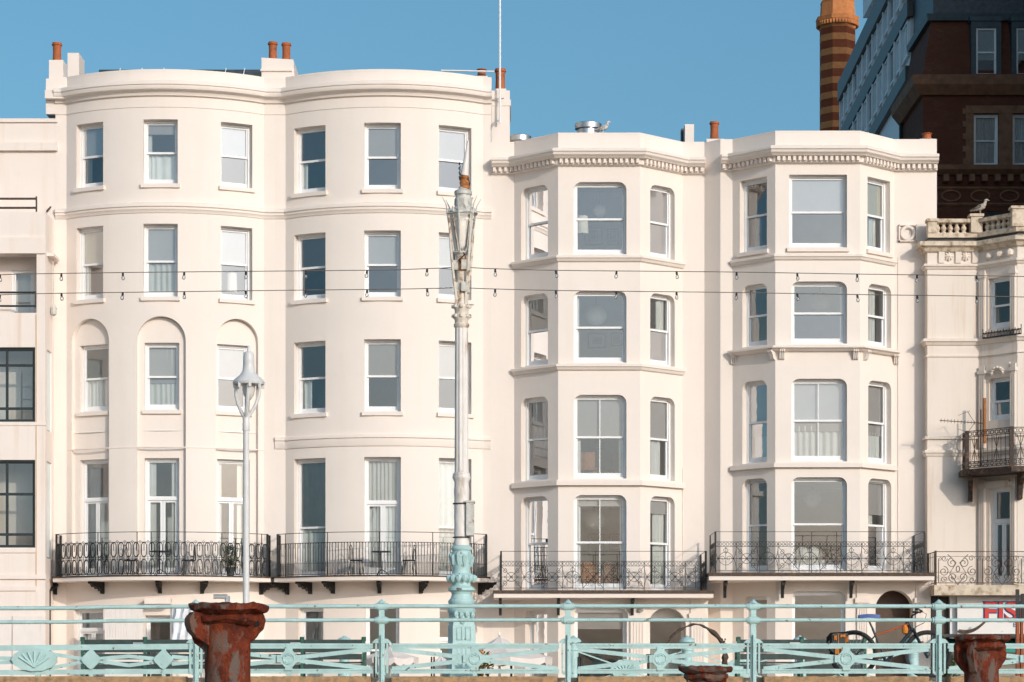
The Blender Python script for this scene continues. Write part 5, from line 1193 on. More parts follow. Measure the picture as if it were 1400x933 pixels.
# low railing by the roadside: domed posts, shells and crossed bars
YB = 50.0
RB = thing('roadside_railing', 'low turquoise railing of domed posts and crossed bars with shells, beside the arched iron rod', 'railing', (gx(862, YB), YB, PZ))
bp = [784, 940, 1093.5, 1249]
for a in bp:
    x = gx(a, YB); z = gz(884, YB)
    MB().lathe([(.13, PZ), (.13, .3), (.105, .34), (.10, z - .1), (.12, z - .08), (.12, z - .03), (.09, z), (.10, z + .05), (.16, z + .09), (.155, z + .12), (.12, z + .16), (.05, z + .19), (.015, z + .22)], (x, YB, 0), 16).build('post', 'turq', RB, 40)
for a, b in zip(bp, bp[1:]):
    m = (a + b) / 2 - 7; pn = MB()
    for e in (a, b): rbar(pn, e, 889, m, 914, .014, .014, YB); rbar(pn, e, 940, m, 917, .014, .014, YB)
    pn = pn.build('cross_bar', 'turq', RB)
    c = Vector((gx(m, YB), YB - .06, gz(915.5, YB))); sh = MB().plate([(.29 * (1 + .06 * (k % 2)) * cos(2 * pi * k / 28), .2 * (1 + .06 * (k % 2)) * sin(2 * pi * k / 28)) for k in range(28)], (1, 0, 0), (0, 0, 1), c, .08)
    for k in range(7): an = .25 + k * .44; sh.tube([c + Vector((0, -.04, -.1)), c + Vector((.22 * cos(an), -.05, .14 * sin(an)))], [.03, .02], 5)
    sh.build('shell', 'turq', pn)

x = gx(471, YB); z = gz(884, YB)
o = MB().lathe([(.13, PZ), (.13, .3), (.105, .34), (.10, z - .1), (.12, z - .08), (.12, z - .03), (.09, z), (.10, z + .05), (.16, z + .09), (.155, z + .12), (.12, z + .16), (.05, z + .19), (.015, z + .22)], (x, YB, 0), 16).build('domed_bollard', 'turq', None, 40, (x, YB, PZ)); tag(o, 'lone domed turquoise bollard behind the bench right of the largest rusted column', 'bollard')

# ------------------------------------------------------------------ ornate lamp post
YL = 43.0; lx = gx(631, YL)
LP = thing('ornate_lamp_post', 'tall ornate lamp post, turquoise base and pale shaft, with a rusted lantern and spike', 'lamp post', (lx, YL, PZ))
def pr(rows): return [(h * YL / FOC, gz(y_, YL)) for h, y_ in rows]
MB().lathe([(r * 1.4142, z) for r, z in pr([(20.5, 927), (20.5, 918), (17.5, 915), (16.2, 880), (15.6, 878), (15.6, 856), (14.8, 854), (14.2, 840)])], (lx, YL, 0), 4, pi / 4 + radians(14)).build('pedestal', 'turq', LP)
b = MB(); cR, sR = cos(radians(14)), sin(radians(14))
def pf(u, v, o=0): # on the pedestal's front face
    w = (15.7 + (v - 856) * .02) * YL / FOC + o; return Vector((lx + u * cR + w * sR, YL + u * sR - w * cR, gz(v, YL)))
for v0, v1 in ((882, 912), (858, 875)):
    for u0 in (-.12, .035): b.tube([pf(u0, v0, .005), pf(u0 + .085, v0, .005), pf(u0 + .085, v1, .005), pf(u0, v1, .005)], .012, 4, True)
for k in range(3): b.tube([pf(-.02 + .035 * cos(t_), 850 - k * 0 + 3 * sin(t_), .012) for t_ in [j * .8 for j in range(6)]], .012, 5)
for k in range(4): b.lathe([(.01, 0), (.035, .03), (.045, .07), (.03, .10), (.01, .12)], pf(-.15 + .1 * k, 845 + 1.5 * (k % 2), .01), 6)
b.build('relief', 'turq', LP, 40)
b = MB().lathe(pr([(15, 841), (18.5, 838), (19.5, 834), (16, 829), (18.0, 826), (18.3, 822), (15, 818), (13.2, 813), (14.5, 810), (18.6, 807.5), (18.2, 805), (13, 801), (12.6, 797), (16.5, 795), (18.8, 791), (17.4, 787), (13, 784), (11.8, 778), (13.8, 770), (14.4, 765), (13.4, 758), (12.3, 753.5), (13.8, 752.5), (14.3, 750), (13, 747.5), (10.6, 746)]), (lx, YL, 0), 28)
for k in range(14):
    an = 2 * pi * k / 14; q = 18.2 * YL / FOC; b.lathe([(.005, -.075), (.045, -.015), (.04, .03), (.01, .06)], (lx + q * cos(an), YL + q * sin(an), gz(791, YL)), 5)
for k in range(10):
    an = 2 * pi * k / 10; q = 13.8 * YL / FOC; b.lathe([(.01, -.12), (.04, -.03), (.05, .05), (.01, .1)], (lx + q * cos(an), YL + q * sin(an), gz(766 - 3 * (k % 2), YL)), 6)
b.build('base_urn', 'turq', LP, 35)
dr = lambda a, z: .05 * sin(3 * a + 11 * z) * sin(9 * z + a)
nz = [(10.4, 746), (10.9, 742), (9.8, 738)] + [(9.9 + .25 * sin(k * 1.7), 735 - k * 5.4) for k in range(15)] + [(11.6, 655), (12.2, 652.5), (11.2, 650), (11.6, 648.5), (9.6, 646)]
b = MB().lathe(pr(nz), (lx, YL, 0), 26, 0, dr); b.build('lower_shaft', 'lampwhite', LP, 45)
fl = MB(); n = 40; pts = []
for (h, y_) in ((9.6, 646), (8.9, 450), (8.6, 430)):
    for k in range(n):
        q = h * YL / FOC * (1.0 if k % 4 < 2 else .93); pts.append((lx + q * cos(2 * pi * k / n), YL + q * sin(2 * pi * k / n), gz(y_, YL)))
fl.add(pts, [(i * n + k, i * n + (k + 1) % n, (i + 1) * n + (k + 1) % n, (i + 1) * n + k) for i in range(2) for k in range(n)]); fl.build('shaft', 'lampwhite', LP)
b = MB().lathe(pr([(8.8, 449), (10.6, 447), (10.8, 444), (9.2, 442), (9.4, 438), (11, 436), (11, 432), (9.3, 430), (9.5, 424), (10.8, 422), (10.6, 418), (8.4, 416), (7.4, 400), (7.4, 352), (9, 350), (9.4, 346), (6, 343)]), (lx, YL, 0), 20)
for k in range(8):
    an = 2 * pi * k / 8; 
    for y_ in (433, 420): b.lathe([(.005, -.03), (.03, -.02), (.03, .03), (.005, .04)], (lx + .145 * cos(an), YL + .145 * sin(an), gz(y_, YL)), 6)
b.build('collar', 'lampcream', LP, 40)
for y_ in (363, 393):
    for k in range(4): an = pi / 2 * k + .4; q = 9 * YL / FOC; MB().box(lx + q * cos(an) - .045, lx + q * cos(an) + .045, YL + q * sin(an) - .045, YL + q * sin(an) + .045, gz(y_ + 7, YL), gz(y_ - 6, YL)).build('junction_box', 'lampgrey', LP)
b = MB(); b.tube([(lx, YL - .1, gz(343, YL)), (lx + .06, YL - .13, gz(350, YL)), (lx - .05, YL - .14, gz(358, YL)), (lx + .08, YL - .12, gz(366, YL))], .012, 5); b.build('loose_cable', 'iron', LP)
b = MB().lathe([(r, z) for r, z in pr([(5.5, 371), (5.5, 355)])], (lx + .02, YL - .07, 0), 8); b.build('insulator', 'orangerust', LP, 40)
LT = MB(); zt_, zb_ = gz(293, YL), gz(346, YL); rt, rb = 20.5 * YL / FOC, 11.5 * YL / FOC; rot = radians(20)
hx = [(cos(rot + k * pi / 3), sin(rot + k * pi / 3)) for k in range(6)]
for k in range(6):
    a, c = hx[k], hx[(k + 1) % 6]; P0 = (lx + rb * a[0], YL + rb * a[1], zb_); P1 = (lx + rt * a[0], YL + rt * a[1], zt_); Q0 = (lx + rb * c[0], YL + rb * c[1], zb_); Q1 = (lx + rt * c[0], YL + rt * c[1], zt_)
    LT.tube([P0, P1], .018, 5); LT.tube([P1, Q1], .022, 5); LT.tube([P0, Q0], .02, 5); LT.tube([P1, (P1[0] + a[0] * .02, P1[1] + a[1] * .02, zt_ + .15), (P1[0] + a[0] * .10, P1[1] + a[1] * .10, zt_ + .29)], [.018, .012, .004], 5)
    m_ = (Vector(P1) + Vector(Q1)) / 2; LT.tube([m_ + Vector((0, 0, .02)), m_ + Vector((0, 0, .10))], [.04, .015], 5)
    w0, w1 = Vector(P0).lerp(Vector(P1), .86), Vector(Q0).lerp(Vector(Q1), .86); LT.tube([w0, w1], .01, 4)
LT.lathe(pr([(20, 292.5), (19, 289), (13, 284), (11.5, 283.9), (11.5, 272), (10.4, 270), (10.4, 268), (12.2, 266.5), (12.4, 262), (10.5, 260.5), (6.5, 259), (6, 256)]), (lx + .03, YL, 0), 18)
for k in range(8): an = 2 * pi * k / 8; q = 11.6 * YL / FOC; LT.tube([(lx + .03 + q * cos(an + .1 * cos(t_)), YL + q * sin(an + .1 * cos(t_)), gz(277, YL) + .05 * sin(t_)) for t_ in [j * .8 for j in range(8)]], .012, 4, True)
LT.lathe(pr([(11, 346.5), (12, 348), (6, 352), (3, 354)]), (lx, YL, 0), 6, rot)
LT = LT.build('lantern', 'lampgrey', LP, 35)
g = MB()
for k in range(6):
    a, c = hx[k], hx[(k + 1) % 6]; i_ = .97; g.quad((lx + rb * i_ * a[0], YL + rb * i_ * a[1], zb_), (lx + rb * i_ * c[0], YL + rb * i_ * c[1], zb_), (lx + rt * i_ * c[0], YL + rt * i_ * c[1], zt_), (lx + rt * i_ * a[0], YL + rt * i_ * a[1], zt_))
g.build('glass', 'bulb', LT); MB().lathe(pr([(3, 344), (7.5, 338), (11, 312), (11, 303), (4, 297)]), (lx, YL, 0), 14).build('mantle', 'frosted', LT, 50)
b = MB().lathe([(r * 1.0, z) for r, z in pr([(5, 259), (6.8, 257), (5.5, 254), (7.2, 250), (5.2, 246), (6.6, 243), (4.5, 239), (3.5, 237)])], (lx + .05, YL, 0), 24, 0, lambda a, z: .08 * sin(4 * a + 20 * z)).rough(.018, 14, 2); b.build('finial', 'orangerust', LP, 30)
b = MB(); b.tube([(lx + .05, YL - .02, gz(240, YL)), (lx + .08, YL - .05, gz(222, YL)), (lx + .12, YL - .03, gz(193, YL))], [.075, .05, .014], 10); b.build('spike', 'lampwhite', LP, 40)
b = MB()
b.tube([(lx - .03 + .012 * sin(k * 2.3), YL - .07, gz(248 - k * 2.2, YL)) for k in range(12)], [.012 + .006 * sin(k * 1.9) for k in range(12)], 6); b.tube([(lx + .12, YL + .02, gz(262, YL)), (lx + .14, YL, gz(250, YL)), (lx + .10, YL, gz(243, YL))], .012, 5)
b.tube([(lx + .04, YL - .05, gz(232, YL)), (lx + .11, YL - .03, gz(194, YL))], .012, 5); b.build('cable', 'iron', LP)
for k in range(4):
    an = rot + k * pi / 2 + .3; q = lambda h, y_: (lx + h * YL / FOC * cos(an), YL + h * YL / FOC * sin(an), gz(y_, YL))
    MB().tube([q(8, 424), q(10, 400), q(14.5, 372), q(17, 350), q(19, 330), q(21.5, 296)], [.025, .024, .024, .024, .02, .014], 6).build('bracket', 'lampcream', LP, 50)
b = MB(); b.box(lx + .085, lx + .22, YL - .17, YL + .17, gz(733, YL), gz(686, YL)); b.box(lx + .07, lx + .235, YL - .19, YL + .19, gz(688, YL), gz(685.5, YL)); b.build('sign_plate', 'lampgrey', LP)
b = MB()
for y_ in (735, 689): b.tube([(lx + .145 * cos(2 * pi * k / 20), YL + .145 * sin(2 * pi * k / 20), gz(y_, YL)) for k in range(20)], .012, 4, True)
b.build('strap', 'iron', LP)

# festoon lights strung from it
def interp(pts, a):
    for (x0, y0), (x1, y1) in zip(pts, pts[1:]):
        if x0 <= a <= x1: return y0 + (y1 - y0) * (a - x0) / (x1 - x0)
strands = [([(-330, 392), (0, 375.5), (84, 374), (168, 372.8), (252, 372), (418, 370.5), (502, 369.8), (560, 369), (620, 365.5)], [0, 84, 168, 252, 336, 418, 502, 584], 'upper festoon cable of clear bulbs running left from the ornate lamp post'),
           ([(-330, 420), (0, 403), (84, 401), (168, 400), (400, 397), (502, 396), (584, 395), (621, 393.5)], [0, 84, 168, 252, 336, 418, 502, 584], 'lower festoon cable of clear bulbs running left from the ornate lamp post'),
           ([(643, 366), (677, 368), (760, 370), (1000, 372), (1172, 375), (1335, 377), (1700, 384)], [677, 760, 843, 925, 1007, 1090, 1172, 1254, 1335], 'upper festoon cable of clear bulbs running right from the ornate lamp post'),
           ([(642, 394), (677, 395.5), (760, 397.5), (1000, 400), (1172, 403), (1335, 405), (1700, 412)], [677, 760, 843, 925, 1007, 1090, 1172, 1254, 1335], 'lower festoon cable of clear bulbs running right from the ornate lamp post')]
sock = glb = None
for pts, bl, lab in strands:
    n = 60; a0, a1 = pts[0][0], pts[-1][0]; sm = []
    for k in range(n + 1):
        a = a0 + (a1 - a0) * k / n; w_ = [interp(pts, min(max(a + d_, a0), a1)) for d_ in (-40, -20, 0, 20, 40)]; sm.append((gx(a, YL), YL, gz(sum(w_) / 5 if 0 < k < n else w_[2], YL)))
    ST = thing('festoon_lights', lab, 'string lights', sm[0] if a0 > 600 else sm[-1], 'festoon lights strung along the promenade')
    MB().tube(sm, .0075, 5).build('cable', 'wire', ST)
    for a in bl:
        z = gz(interp(pts, a), YL) - .01; x = gx(a, YL)
        if sock is None:
            OFF_ = Vector((x, YL, z)); s_ = MB().lathe([(.010, .012), (.018, .0), (.020, -.045), (.017, -.05)], (x, YL, z), 8); sock = s_.build('bulb_holder', 'iron', None, 40, (x, YL, z)); glb = MB().lathe([(.016, -.05), (.026, -.066), (.031, -.088), (.026, -.112), (.010, -.125)], (x, YL, z), 10).build('bulb', 'bulb', None, 50, (x, YL, z)); s0, g0 = sock, glb
        else: s0 = sock.copy(); COL.objects.link(s0); g0 = glb.copy(); COL.objects.link(g0)
        s0.parent = ST; s0.location = Vector((x, YL, z)) - OFF[ST.name]; g0.parent = s0; g0.location = (0, 0, 0); s0.rotation_euler = (rnd.uniform(-.12, .12), rnd.uniform(-.15, .15), 0)

# slim pale street lamp
YW = 57.0; wx = gx(336.5, YW); W_ = lambda rows: [(h * YW / FOC, gz(y_, YW)) for h, y_ in rows]
WL = thing('street_lamp', 'slim pale grey street lamp with a bell-shaped hood on a forked yoke', 'street lamp', (wx, YW, -1.2))
MB().lathe([(.16, -1.2), (.16, -.2), (.10, -.1)] + W_([(4.7, 925), (4.4, 700), (4.1, 590)]), (wx, YW, 0), 20).build('pole', 'greypaint', WL, 40)
MB().lathe(W_([(4.2, 590), (5.2, 588), (4.6, 584), (5.2, 580), (4.4, 577), (4.8, 572), (3.8, 568), (2, 566)]), (wx, YW, 0), 18).build('collar', 'greypaint', WL, 40)
for k in range(4):
    an = radians(8 + 90 * k); q = lambda h, y_: (wx + .05 * (570 - y_) / 46 + h * YW / FOC * cos(an), YW + h * YW / FOC * sin(an), gz(y_, YW))
    MB().tube([q(1.5, 572), q(6, 565), q(12, 553), q(15.5, 541), q(16, 532), q(15.5, 522)], .042, 7).build('yoke_arm', 'greypaint', WL, 50)
hx_ = wx + .06
MB().lathe(W_([(21, 526), (22, 523), (20, 519.5), (12, 513), (9, 508), (8, 502), (7.6, 496), (7.8, 495), (7.6, 490), (7.2, 485), (6, 482), (2.4, 480.5), (2.1, 474), (1.2, 473)]), (hx_, YW, 0), 26).build('hood', 'greypaint', WL, 40)
MB().lathe(W_([(8.5, 524), (9, 532), (7, 541), (3, 547), (1, 548)]), (hx_, YW, 0), 18).build('bowl', 'frosted', WL, 50)
b = MB()
for k in range(8): an = 2 * pi * k / 8 + .2; q = 19.5 * YW / FOC; b.box(hx_ + q * cos(an) - .03, hx_ + q * cos(an) + .03, YW + q * sin(an) - .03, YW + q * sin(an) + .03, gz(531, YW), gz(524, YW))
b.build('hood_clip', 'greypaint', WL)

# ------------------------------------------------------------------ rusted iron columns standing on the beach
def rust_column(a, ytop, Y, seed, label, lugs, rs=1.0):
    rr = random.Random(seed); x = gx(a, Y); zt_ = gz(ytop, Y); r0 = .147
    T = thing('iron_column', label, 'column', (x, Y, -1.8), 'rusted iron columns on the beach')
    ph = [rr.random() * 6 for _ in range(4)]
    jit = lambda an, z: .018 * sin(3 * an + ph[0] + 2 * z) + .012 * sin(7 * an + ph[1] + 9 * z) + .01 * sin(13 * an + 23 * z)
    rows = [(r0 * 1.03, -1.85 - zt_)] + [(r0 * (1 + .006 * sin(k * 2.1)), -1.8 - zt_ + (1.8 + zt_ - .14) * k / 24) for k in range(25)] + [(r0 * 1.06, -.125), (r0 * 1.02, -.10)]
    MB().lathe(rows, (x, Y, zt_), 48, 0, jit).rough(.006, 12, seed).build('shaft', 'rust', T, 50)
    jf = lambda an, z: .04 * sin(2 * an + ph[2]) + .03 * sin(5 * an + ph[3] + 8 * z)
    def dense(pr, m=4): return [(pr[i][0] + (pr[i + 1][0] - pr[i][0]) * k / m, pr[i][1] + (pr[i + 1][1] - pr[i][1]) * k / m) for i in range(len(pr) - 1) for k in range(m)] + [pr[-1]]
    MB().lathe(dense([(r0 * 1.0, -.135), (.175, -.128), (.205, -.108), (.21, -.082), (.19, -.066), (.17, -.062)]), (x, Y, zt_), 72, 0, jf).rough(.016, 9, seed).build('collar', 'rust', T, 45)
    MB().lathe(dense([(.15, -.085), (.215, -.05), (.245, -.04), (.25, -.022), (.252, -.008), (.235, 0), (.12, .004), (.10, -.02)]), (x, Y, zt_), 84, 0, lambda an, z: jf(an + .4, z * 2)).rough(.020, 8, seed + 3).build('flange', 'rust', T, 45)
    for (an, wd, hg, th, hole) in lugs:
        N_ = Vector((cos(an), sin(an), 0)); b = MB(); n = 16
        ot = [(r0 * .9, -.055), (r0 + wd * .80, -.06), (r0 + wd * .98, -.06 - hg * .16), (r0 + wd, -.06 - hg * .36), (r0 + wd * .9, -.06 - hg * .55), (r0 + wd * .62, -.06 - hg * .74), (r0 + wd * .25, -.06 - hg * .92), (r0 * .95, -.06 - hg)]
        ot = [(u + rr.uniform(-.006, .006), v + rr.uniform(-.006, .006)) for u, v in ot]
        ot2 = [(ot[i][0] + (ot[(i + 1) % len(ot)][0] - ot[i][0]) * k / 4, ot[i][1] + (ot[(i + 1) % len(ot)][1] - ot[i][1]) * k / 4) for i in range(len(ot)) for k in range(4)]; b.plate(ot2, N_, (0, 0, 1), (x, Y, zt_), th).rough(.010, 10, seed); b = b.build('lug', 'rust', T, 50)
        if hole: side = Vector((sin(an), -cos(an), 0)); side = side if side.y < 0 else -side; MB().plate([(.02 * cos(2 * pi * k / 12), .022 * sin(2 * pi * k / 12)) for k in range(12)], N_, (0, 0, 1), Vector((x, Y, zt_ - .125)) + N_ * (r0 + wd * .55) + side * (th / 2 + .001), .006).build('bolt_hole', 'iron', b)
    return T
rust_column(311, 826.5, 16.0, 4, 'largest rusted iron column, with a flaking flange and pierced lug, standing on the beach at left',
            [(-.15, .10, .19, .05, True), (radians(212), .135, .20, .07, False), (radians(186), .10, .25, .06, False), (radians(95), .1, .15, .05, False)])
rust_column(965.5, 912, 23.6, 9, 'lowest rusted iron column, only its ragged flange showing, before the arched door', [(radians(110), .08, .15, .05, False), (radians(-20), .05, .15, .05, False), (radians(200), .05, .15, .05, False)])
rust_column(1342, 869, 21.3, 15, 'rusted iron column with curled lugs on the beach before the shop sign', [(radians(192), .095, .26, .06, False), (radians(235), .085, .28, .06, False), (radians(5), .065, .24, .05, False), (radians(80), .08, .15, .05, False)])

YHp = 42.5
T = thing('bent_iron_rod', 'thick weathered iron rod bent over in an arch behind the railing', 'iron rod', (gx(990, YHp), YHp, .1))
cpts = [(991, 926), (991.5, 905), (990, 886), (984, 874), (974, 864), (962, 856.5), (950, 854), (938, 857), (927, 863), (918, 871), (913, 880)]
sm = []
for i in range(len(cpts) - 1):
    for k in range(4):
        p0 = cpts[max(i - 1, 0)]; p1 = cpts[i]; p2 = cpts[i + 1]; p3 = cpts[min(i + 2, len(cpts) - 1)]; t_ = k / 4
        f = lambda j: .5 * (2 * p1[j] + (p2[j] - p0[j]) * t_ + (2 * p0[j] - 5 * p1[j] + 4 * p2[j] - p3[j]) * t_ ** 2 + (-p0[j] + 3 * p1[j] - 3 * p2[j] + p3[j]) * t_ ** 3)
        sm.append((gx(f(0), YHp), YHp, gz(f(1), YHp)))
b = MB()
for dx, dy in ((0, 0), (.018, .02), (-.014, .03)): b.tube([(p[0] + dx * (1 + .4 * sin(i * .9)), p[1] + dy, p[2] + dx * .8 * sin(i * .5 + 1)) for i, p in enumerate(sm)], [.022 + .004 * sin(i * 1.3) - (.0004 * i if i > 18 else 0) for i in range(len(sm))], 6)
b.build('rod', 'hoop', T, 50)
b = MB().lathe([(.05, 0), (.055, .2), (.045, .3), (.06, .35), (.04, .42)], (gx(991, YHp), YHp, .1), 10, 0, lambda a, z: .2 * sin(3 * a + 20 * z))
for k in range(16): q = sm[rnd.randrange(1, 12)]; b.lathe([(.004, -.02), (.018, 0), (.004, .02)], (q[0] + rnd.uniform(-.01, .09), q[1] - .02, q[2] + rnd.uniform(-.03, .03)), 5)
b.build('rust_crust', 'hoop', T)

# ------------------------------------------------------------------ benches, bollards, small sign post
YBn = 45.0
def bench(a0, a1, label):
    x0, x1 = gx(a0, YBn), gx(a1, YBn); T = thing('park_bench', label, 'bench', (x0, YBn, PZ), 'dark green benches along the promenade'); L = x1 - x0
    bk = MB()
    for k, (z, y_) in enumerate(((.60, .06), (.47, .04), (.34, .02))): bk.box(x0 + .03, x1 - .03, YBn + y_, YBn + y_ + .03, PZ + z, PZ + z + .105)
    bk.build('backrest', 'benchgreen', T); st = MB()
    for k in range(4): st.box(x0 + .03, x1 - .03, YBn + .12 + k * .11, YBn + .21 + k * .11, PZ + .27, PZ + .30)
    st.box(x0 + .03, x1 - .03, YBn + .09, YBn + .118, PZ + .17, PZ + .255); st.build('seat', 'benchgreen', T)
    for f in (0.0, .5, 1.0):
        x = x0 + L * f; e = MB()
        e.plate([(0, 0), (.06, 0), (.10, .25), (.5, .25), (.52, 0), (.58, 0), (.58, .3), (.56, .48), (.50, .5), (.48, .34), (.12, .34), (.10, .5), (.13, .72), (.10, .74), (.05, .72), (.03, .5), (.05, .3)], (0, 1, 0), (0, 0, 1), (x, YBn - .01, PZ), .05); e.tube([(x, YBn + .09, PZ + .68), (x, YBn + .075, PZ + .75)], .045, 8); e.build('end_frame' if f != .5 else 'centre_frame', 'benchiron', T, 40)
    b = MB().box(x0 + L * .45 - .1, x0 + L * .45 + .1, YBn + .045, YBn + .058, PZ + .62, PZ + .655); b.build('plaque', 'galv', T)
bench(328, 497, 'dark green slatted bench ending at a green iron frame, right of the largest rusted column')
bench(112, 283, 'dark green slatted bench behind the lozenge panel, left of the largest rusted column')
bench(1010, 1183, 'dark green slatted bench under the panniers of the bicycle')
for pr_, Y, y0, w, lab in (((590, 593.5), 47, 898, 1.1, 'pair of slim black posts left of the ornate lamp post'), ((512, 515.5), 44, 898, 1.1, 'pair of slim black posts beside the bench end and railing post'), ((791, 795), 46, 898, 1.6, 'pair of dark grey posts beside the railing post near the wide bay window')):
    T = thing('bollard', lab, 'bollard', (gx(pr_[0], Y), Y, PZ), 'slim dark posts on the promenade')
    for a in pr_: MB().lathe([(w * Y / FOC, PZ), (w * Y / FOC, gz(y0 + 1, Y)), (w * .5 * Y / FOC, gz(y0, Y))], (gx(a, Y), Y, 0), 10).build('upright', 'iron', T, 40)
T = thing('parking_sign', 'small dark square sign on a thin post before the arched door', 'sign', (gx(886.5, 52), 52, PZ))
MB().lathe([(.03, PZ), (.03, gz(896, 52))], (gx(886.5, 52), 52, 0), 8).build('post', 'iron', T, 40); MB().box(gx(883, 52), gx(890, 52), 51.94, 51.965, gz(900, 52), gz(894.5, 52)).build('panel', 'steel', T)

# ------------------------------------------------------------------ bicycle leaning behind the railing
YC = 42.4
BK = thing('bicycle', 'dark bicycle with an orange top tube, orange pannier pockets and a blue covered saddle', 'bicycle', (gx(1218, YC), YC, PZ))
bw = lambda a, y_, d=0: Vector((gx(a, YC), YC + d, gz(y_, YC)))
for hub, nm in ((bw(1167, 899), 0), (bw(1268, 900), 1)):
    R_ = .38; hub = hub + Vector((0, 0, PZ + R_ + .027 - hub.z)); Wm = MB(); Wm.tube([hub + Vector((.018 * cos(2 * pi * k / 24), 0, .018 * sin(2 * pi * k / 24))) for k in range(24)], .03, 6, True)
    Wm = Wm.build('wheel', 'steel', BK, 50)
    MB().tube([hub + Vector((R_ * cos(2 * pi * k / 40), 0, R_ * sin(2 * pi * k / 40))) for k in range(40)], .036, 8, True).build('tyre', 'rubber', Wm, 60)
    MB().tube([hub + Vector(((R_ - .035) * cos(2 * pi * k / 40), 0, (R_ - .035) * sin(2 * pi * k / 40))) for k in range(40)], .011, 6, True).build('rim', 'steel', Wm, 60)
    sp = MB()
    for k in range(24): an = 2 * pi * k / 24; sp.tube([hub + Vector((0, .03 * (-1) ** k, 0)), hub + Vector(((R_ - .04) * cos(an), 0, (R_ - .04) * sin(an)))], .003, 3)
    sp.build('spokes', 'galv', Wm)
bb, st_, hd, hb = bw(1212, 905), bw(1197, 869), bw(1243, 853), bw(1247, 861)
MB().tube([st_, hd], .017, 8).build('top_tube', 'bikeorange', BK, 50)
b = MB(); b.tube([bb, hb], .032, 8); b.tube([bb, bw(1193, 860)], .020, 8); b.tube([hd + Vector((-.01, 0, .03)), hb + Vector((.02, 0, -.03))], .027, 8)
for d in (-.06, .06): b.tube([bw(1167, 899, d), bb + Vector((0, d * .4, 0))], .013, 6); b.tube([bw(1167, 899, d), st_ + Vector((0, d * .4, 0))], .012, 6)
b.build('frame', 'bikeframe', BK, 50)
b = MB(); b.tube([bw(1194, 862), bw(1187.5, 848)], .017, 8); b.build('seat_post', 'steel', BK)
b = MB(); n = 14
for s_ in (0,): b.add([bw(1174 + (29 * k / n), 844.5 - 1.2 * sin(pi * k / n), q * (.13 - .085 * (k / n) ** .7)) + Vector((0, 0, dz)) for k in range(n + 1) for q, dz in ((-1, -.02), (-.6, .045), (.6, .045), (1, -.02))], [(k * 4 + j, k * 4 + (j + 1) % 4, (k + 1) * 4 + (j + 1) % 4, (k + 1) * 4 + j) for k in range(n) for j in range(4)] + [(0, 1, 2, 3), (n * 4, n * 4 + 1, n * 4 + 2, n * 4 + 3)])
b.build('saddle', 'bluecover', BK, 40)
b = MB()
for d in (-.06, .06): b.tube([hd + Vector((.06, d, -.08)), bw(1268, 900, d)], [.021, .013], 7)
b.tube([hd + Vector((.05, -.07, -.09)), hd + Vector((.05, .07, -.09))], .024, 7); b.build('fork', 'bikeframe', BK, 50); MB().tube([bw(1259.5, 877, -.065), bw(1263, 886, -.065)], .025, 7).build('fork_decal', 'orangerust', BK)
b = MB(); b.tube([hd, bw(1247, 842), bw(1256, 837)], .016, 7); b.tube([bw(1254, 836, -.36), bw(1258, 836.5, -.2), bw(1258, 838, 0), bw(1258, 836.5, .2), bw(1254, 836, .36)], .013, 7); b.build('handlebar', 'iron', BK, 50)
for d in (-1, 1): MB().tube([bw(1253, 836, d * .37), bw(1257.5, 836.4, d * .22)], .019, 7).build('grip', 'rubber', BK, 50)
b = MB(); b.tube([bw(1258, 837, -.15), bw(1264, 840, -.2), bw(1262, 852, -.12), bw(1250, 858, -.04)], .006, 4); b.tube([bw(1257, 834, -.1), bw(1249, 830.5, -.1)], .01, 5); b.lathe([(.005, -.02), (.03, -.015), (.035, .02), (.01, .04)], bw(1252, 834, -.12), 8); b.build('brake_lever', 'iron', BK)
b = MB(); b.tube([bb + Vector((.11 * cos(2 * pi * k / 24), -.05, .11 * sin(2 * pi * k / 24))) for k in range(24)], .008, 5, True); b.tube([bb + Vector((0, -.07, 0)), bb + Vector((.1, -.08, -.13))], .012, 6); b.tube([bb + Vector((0, .07, 0)), bb + Vector((-.1, .08, .13))], .012, 6); b.box(bb.x + .06, bb.x + .14, YC - .16, YC - .08, bb.z - .15, bb.z - .125); b.tube([bb + Vector((0, -.045, .1)), bw(1167, 896, -.045)], .006, 4); b.tube([bb + Vector((0, -.045, -.1)), bw(1167, 902, -.045)], .006, 4); b.build('crank', 'steel', BK)
b = MB()
for d in (-.09, .09): b.tube([bw(1132, 877, d), bw(1137, 866, d), bw(1168, 864, d), bw(1178, 866, d * .6)], .013, 5); b.tube([bw(1150, 866, d), bw(1167, 899, d)], .008, 5)
for k in range(5): b.tube([bw(1140 + 7 * k, 865.5, -.09), bw(1140 + 7 * k, 865.5, .09)], .008, 4)
b.build('rack', 'iron', BK); b = MB()
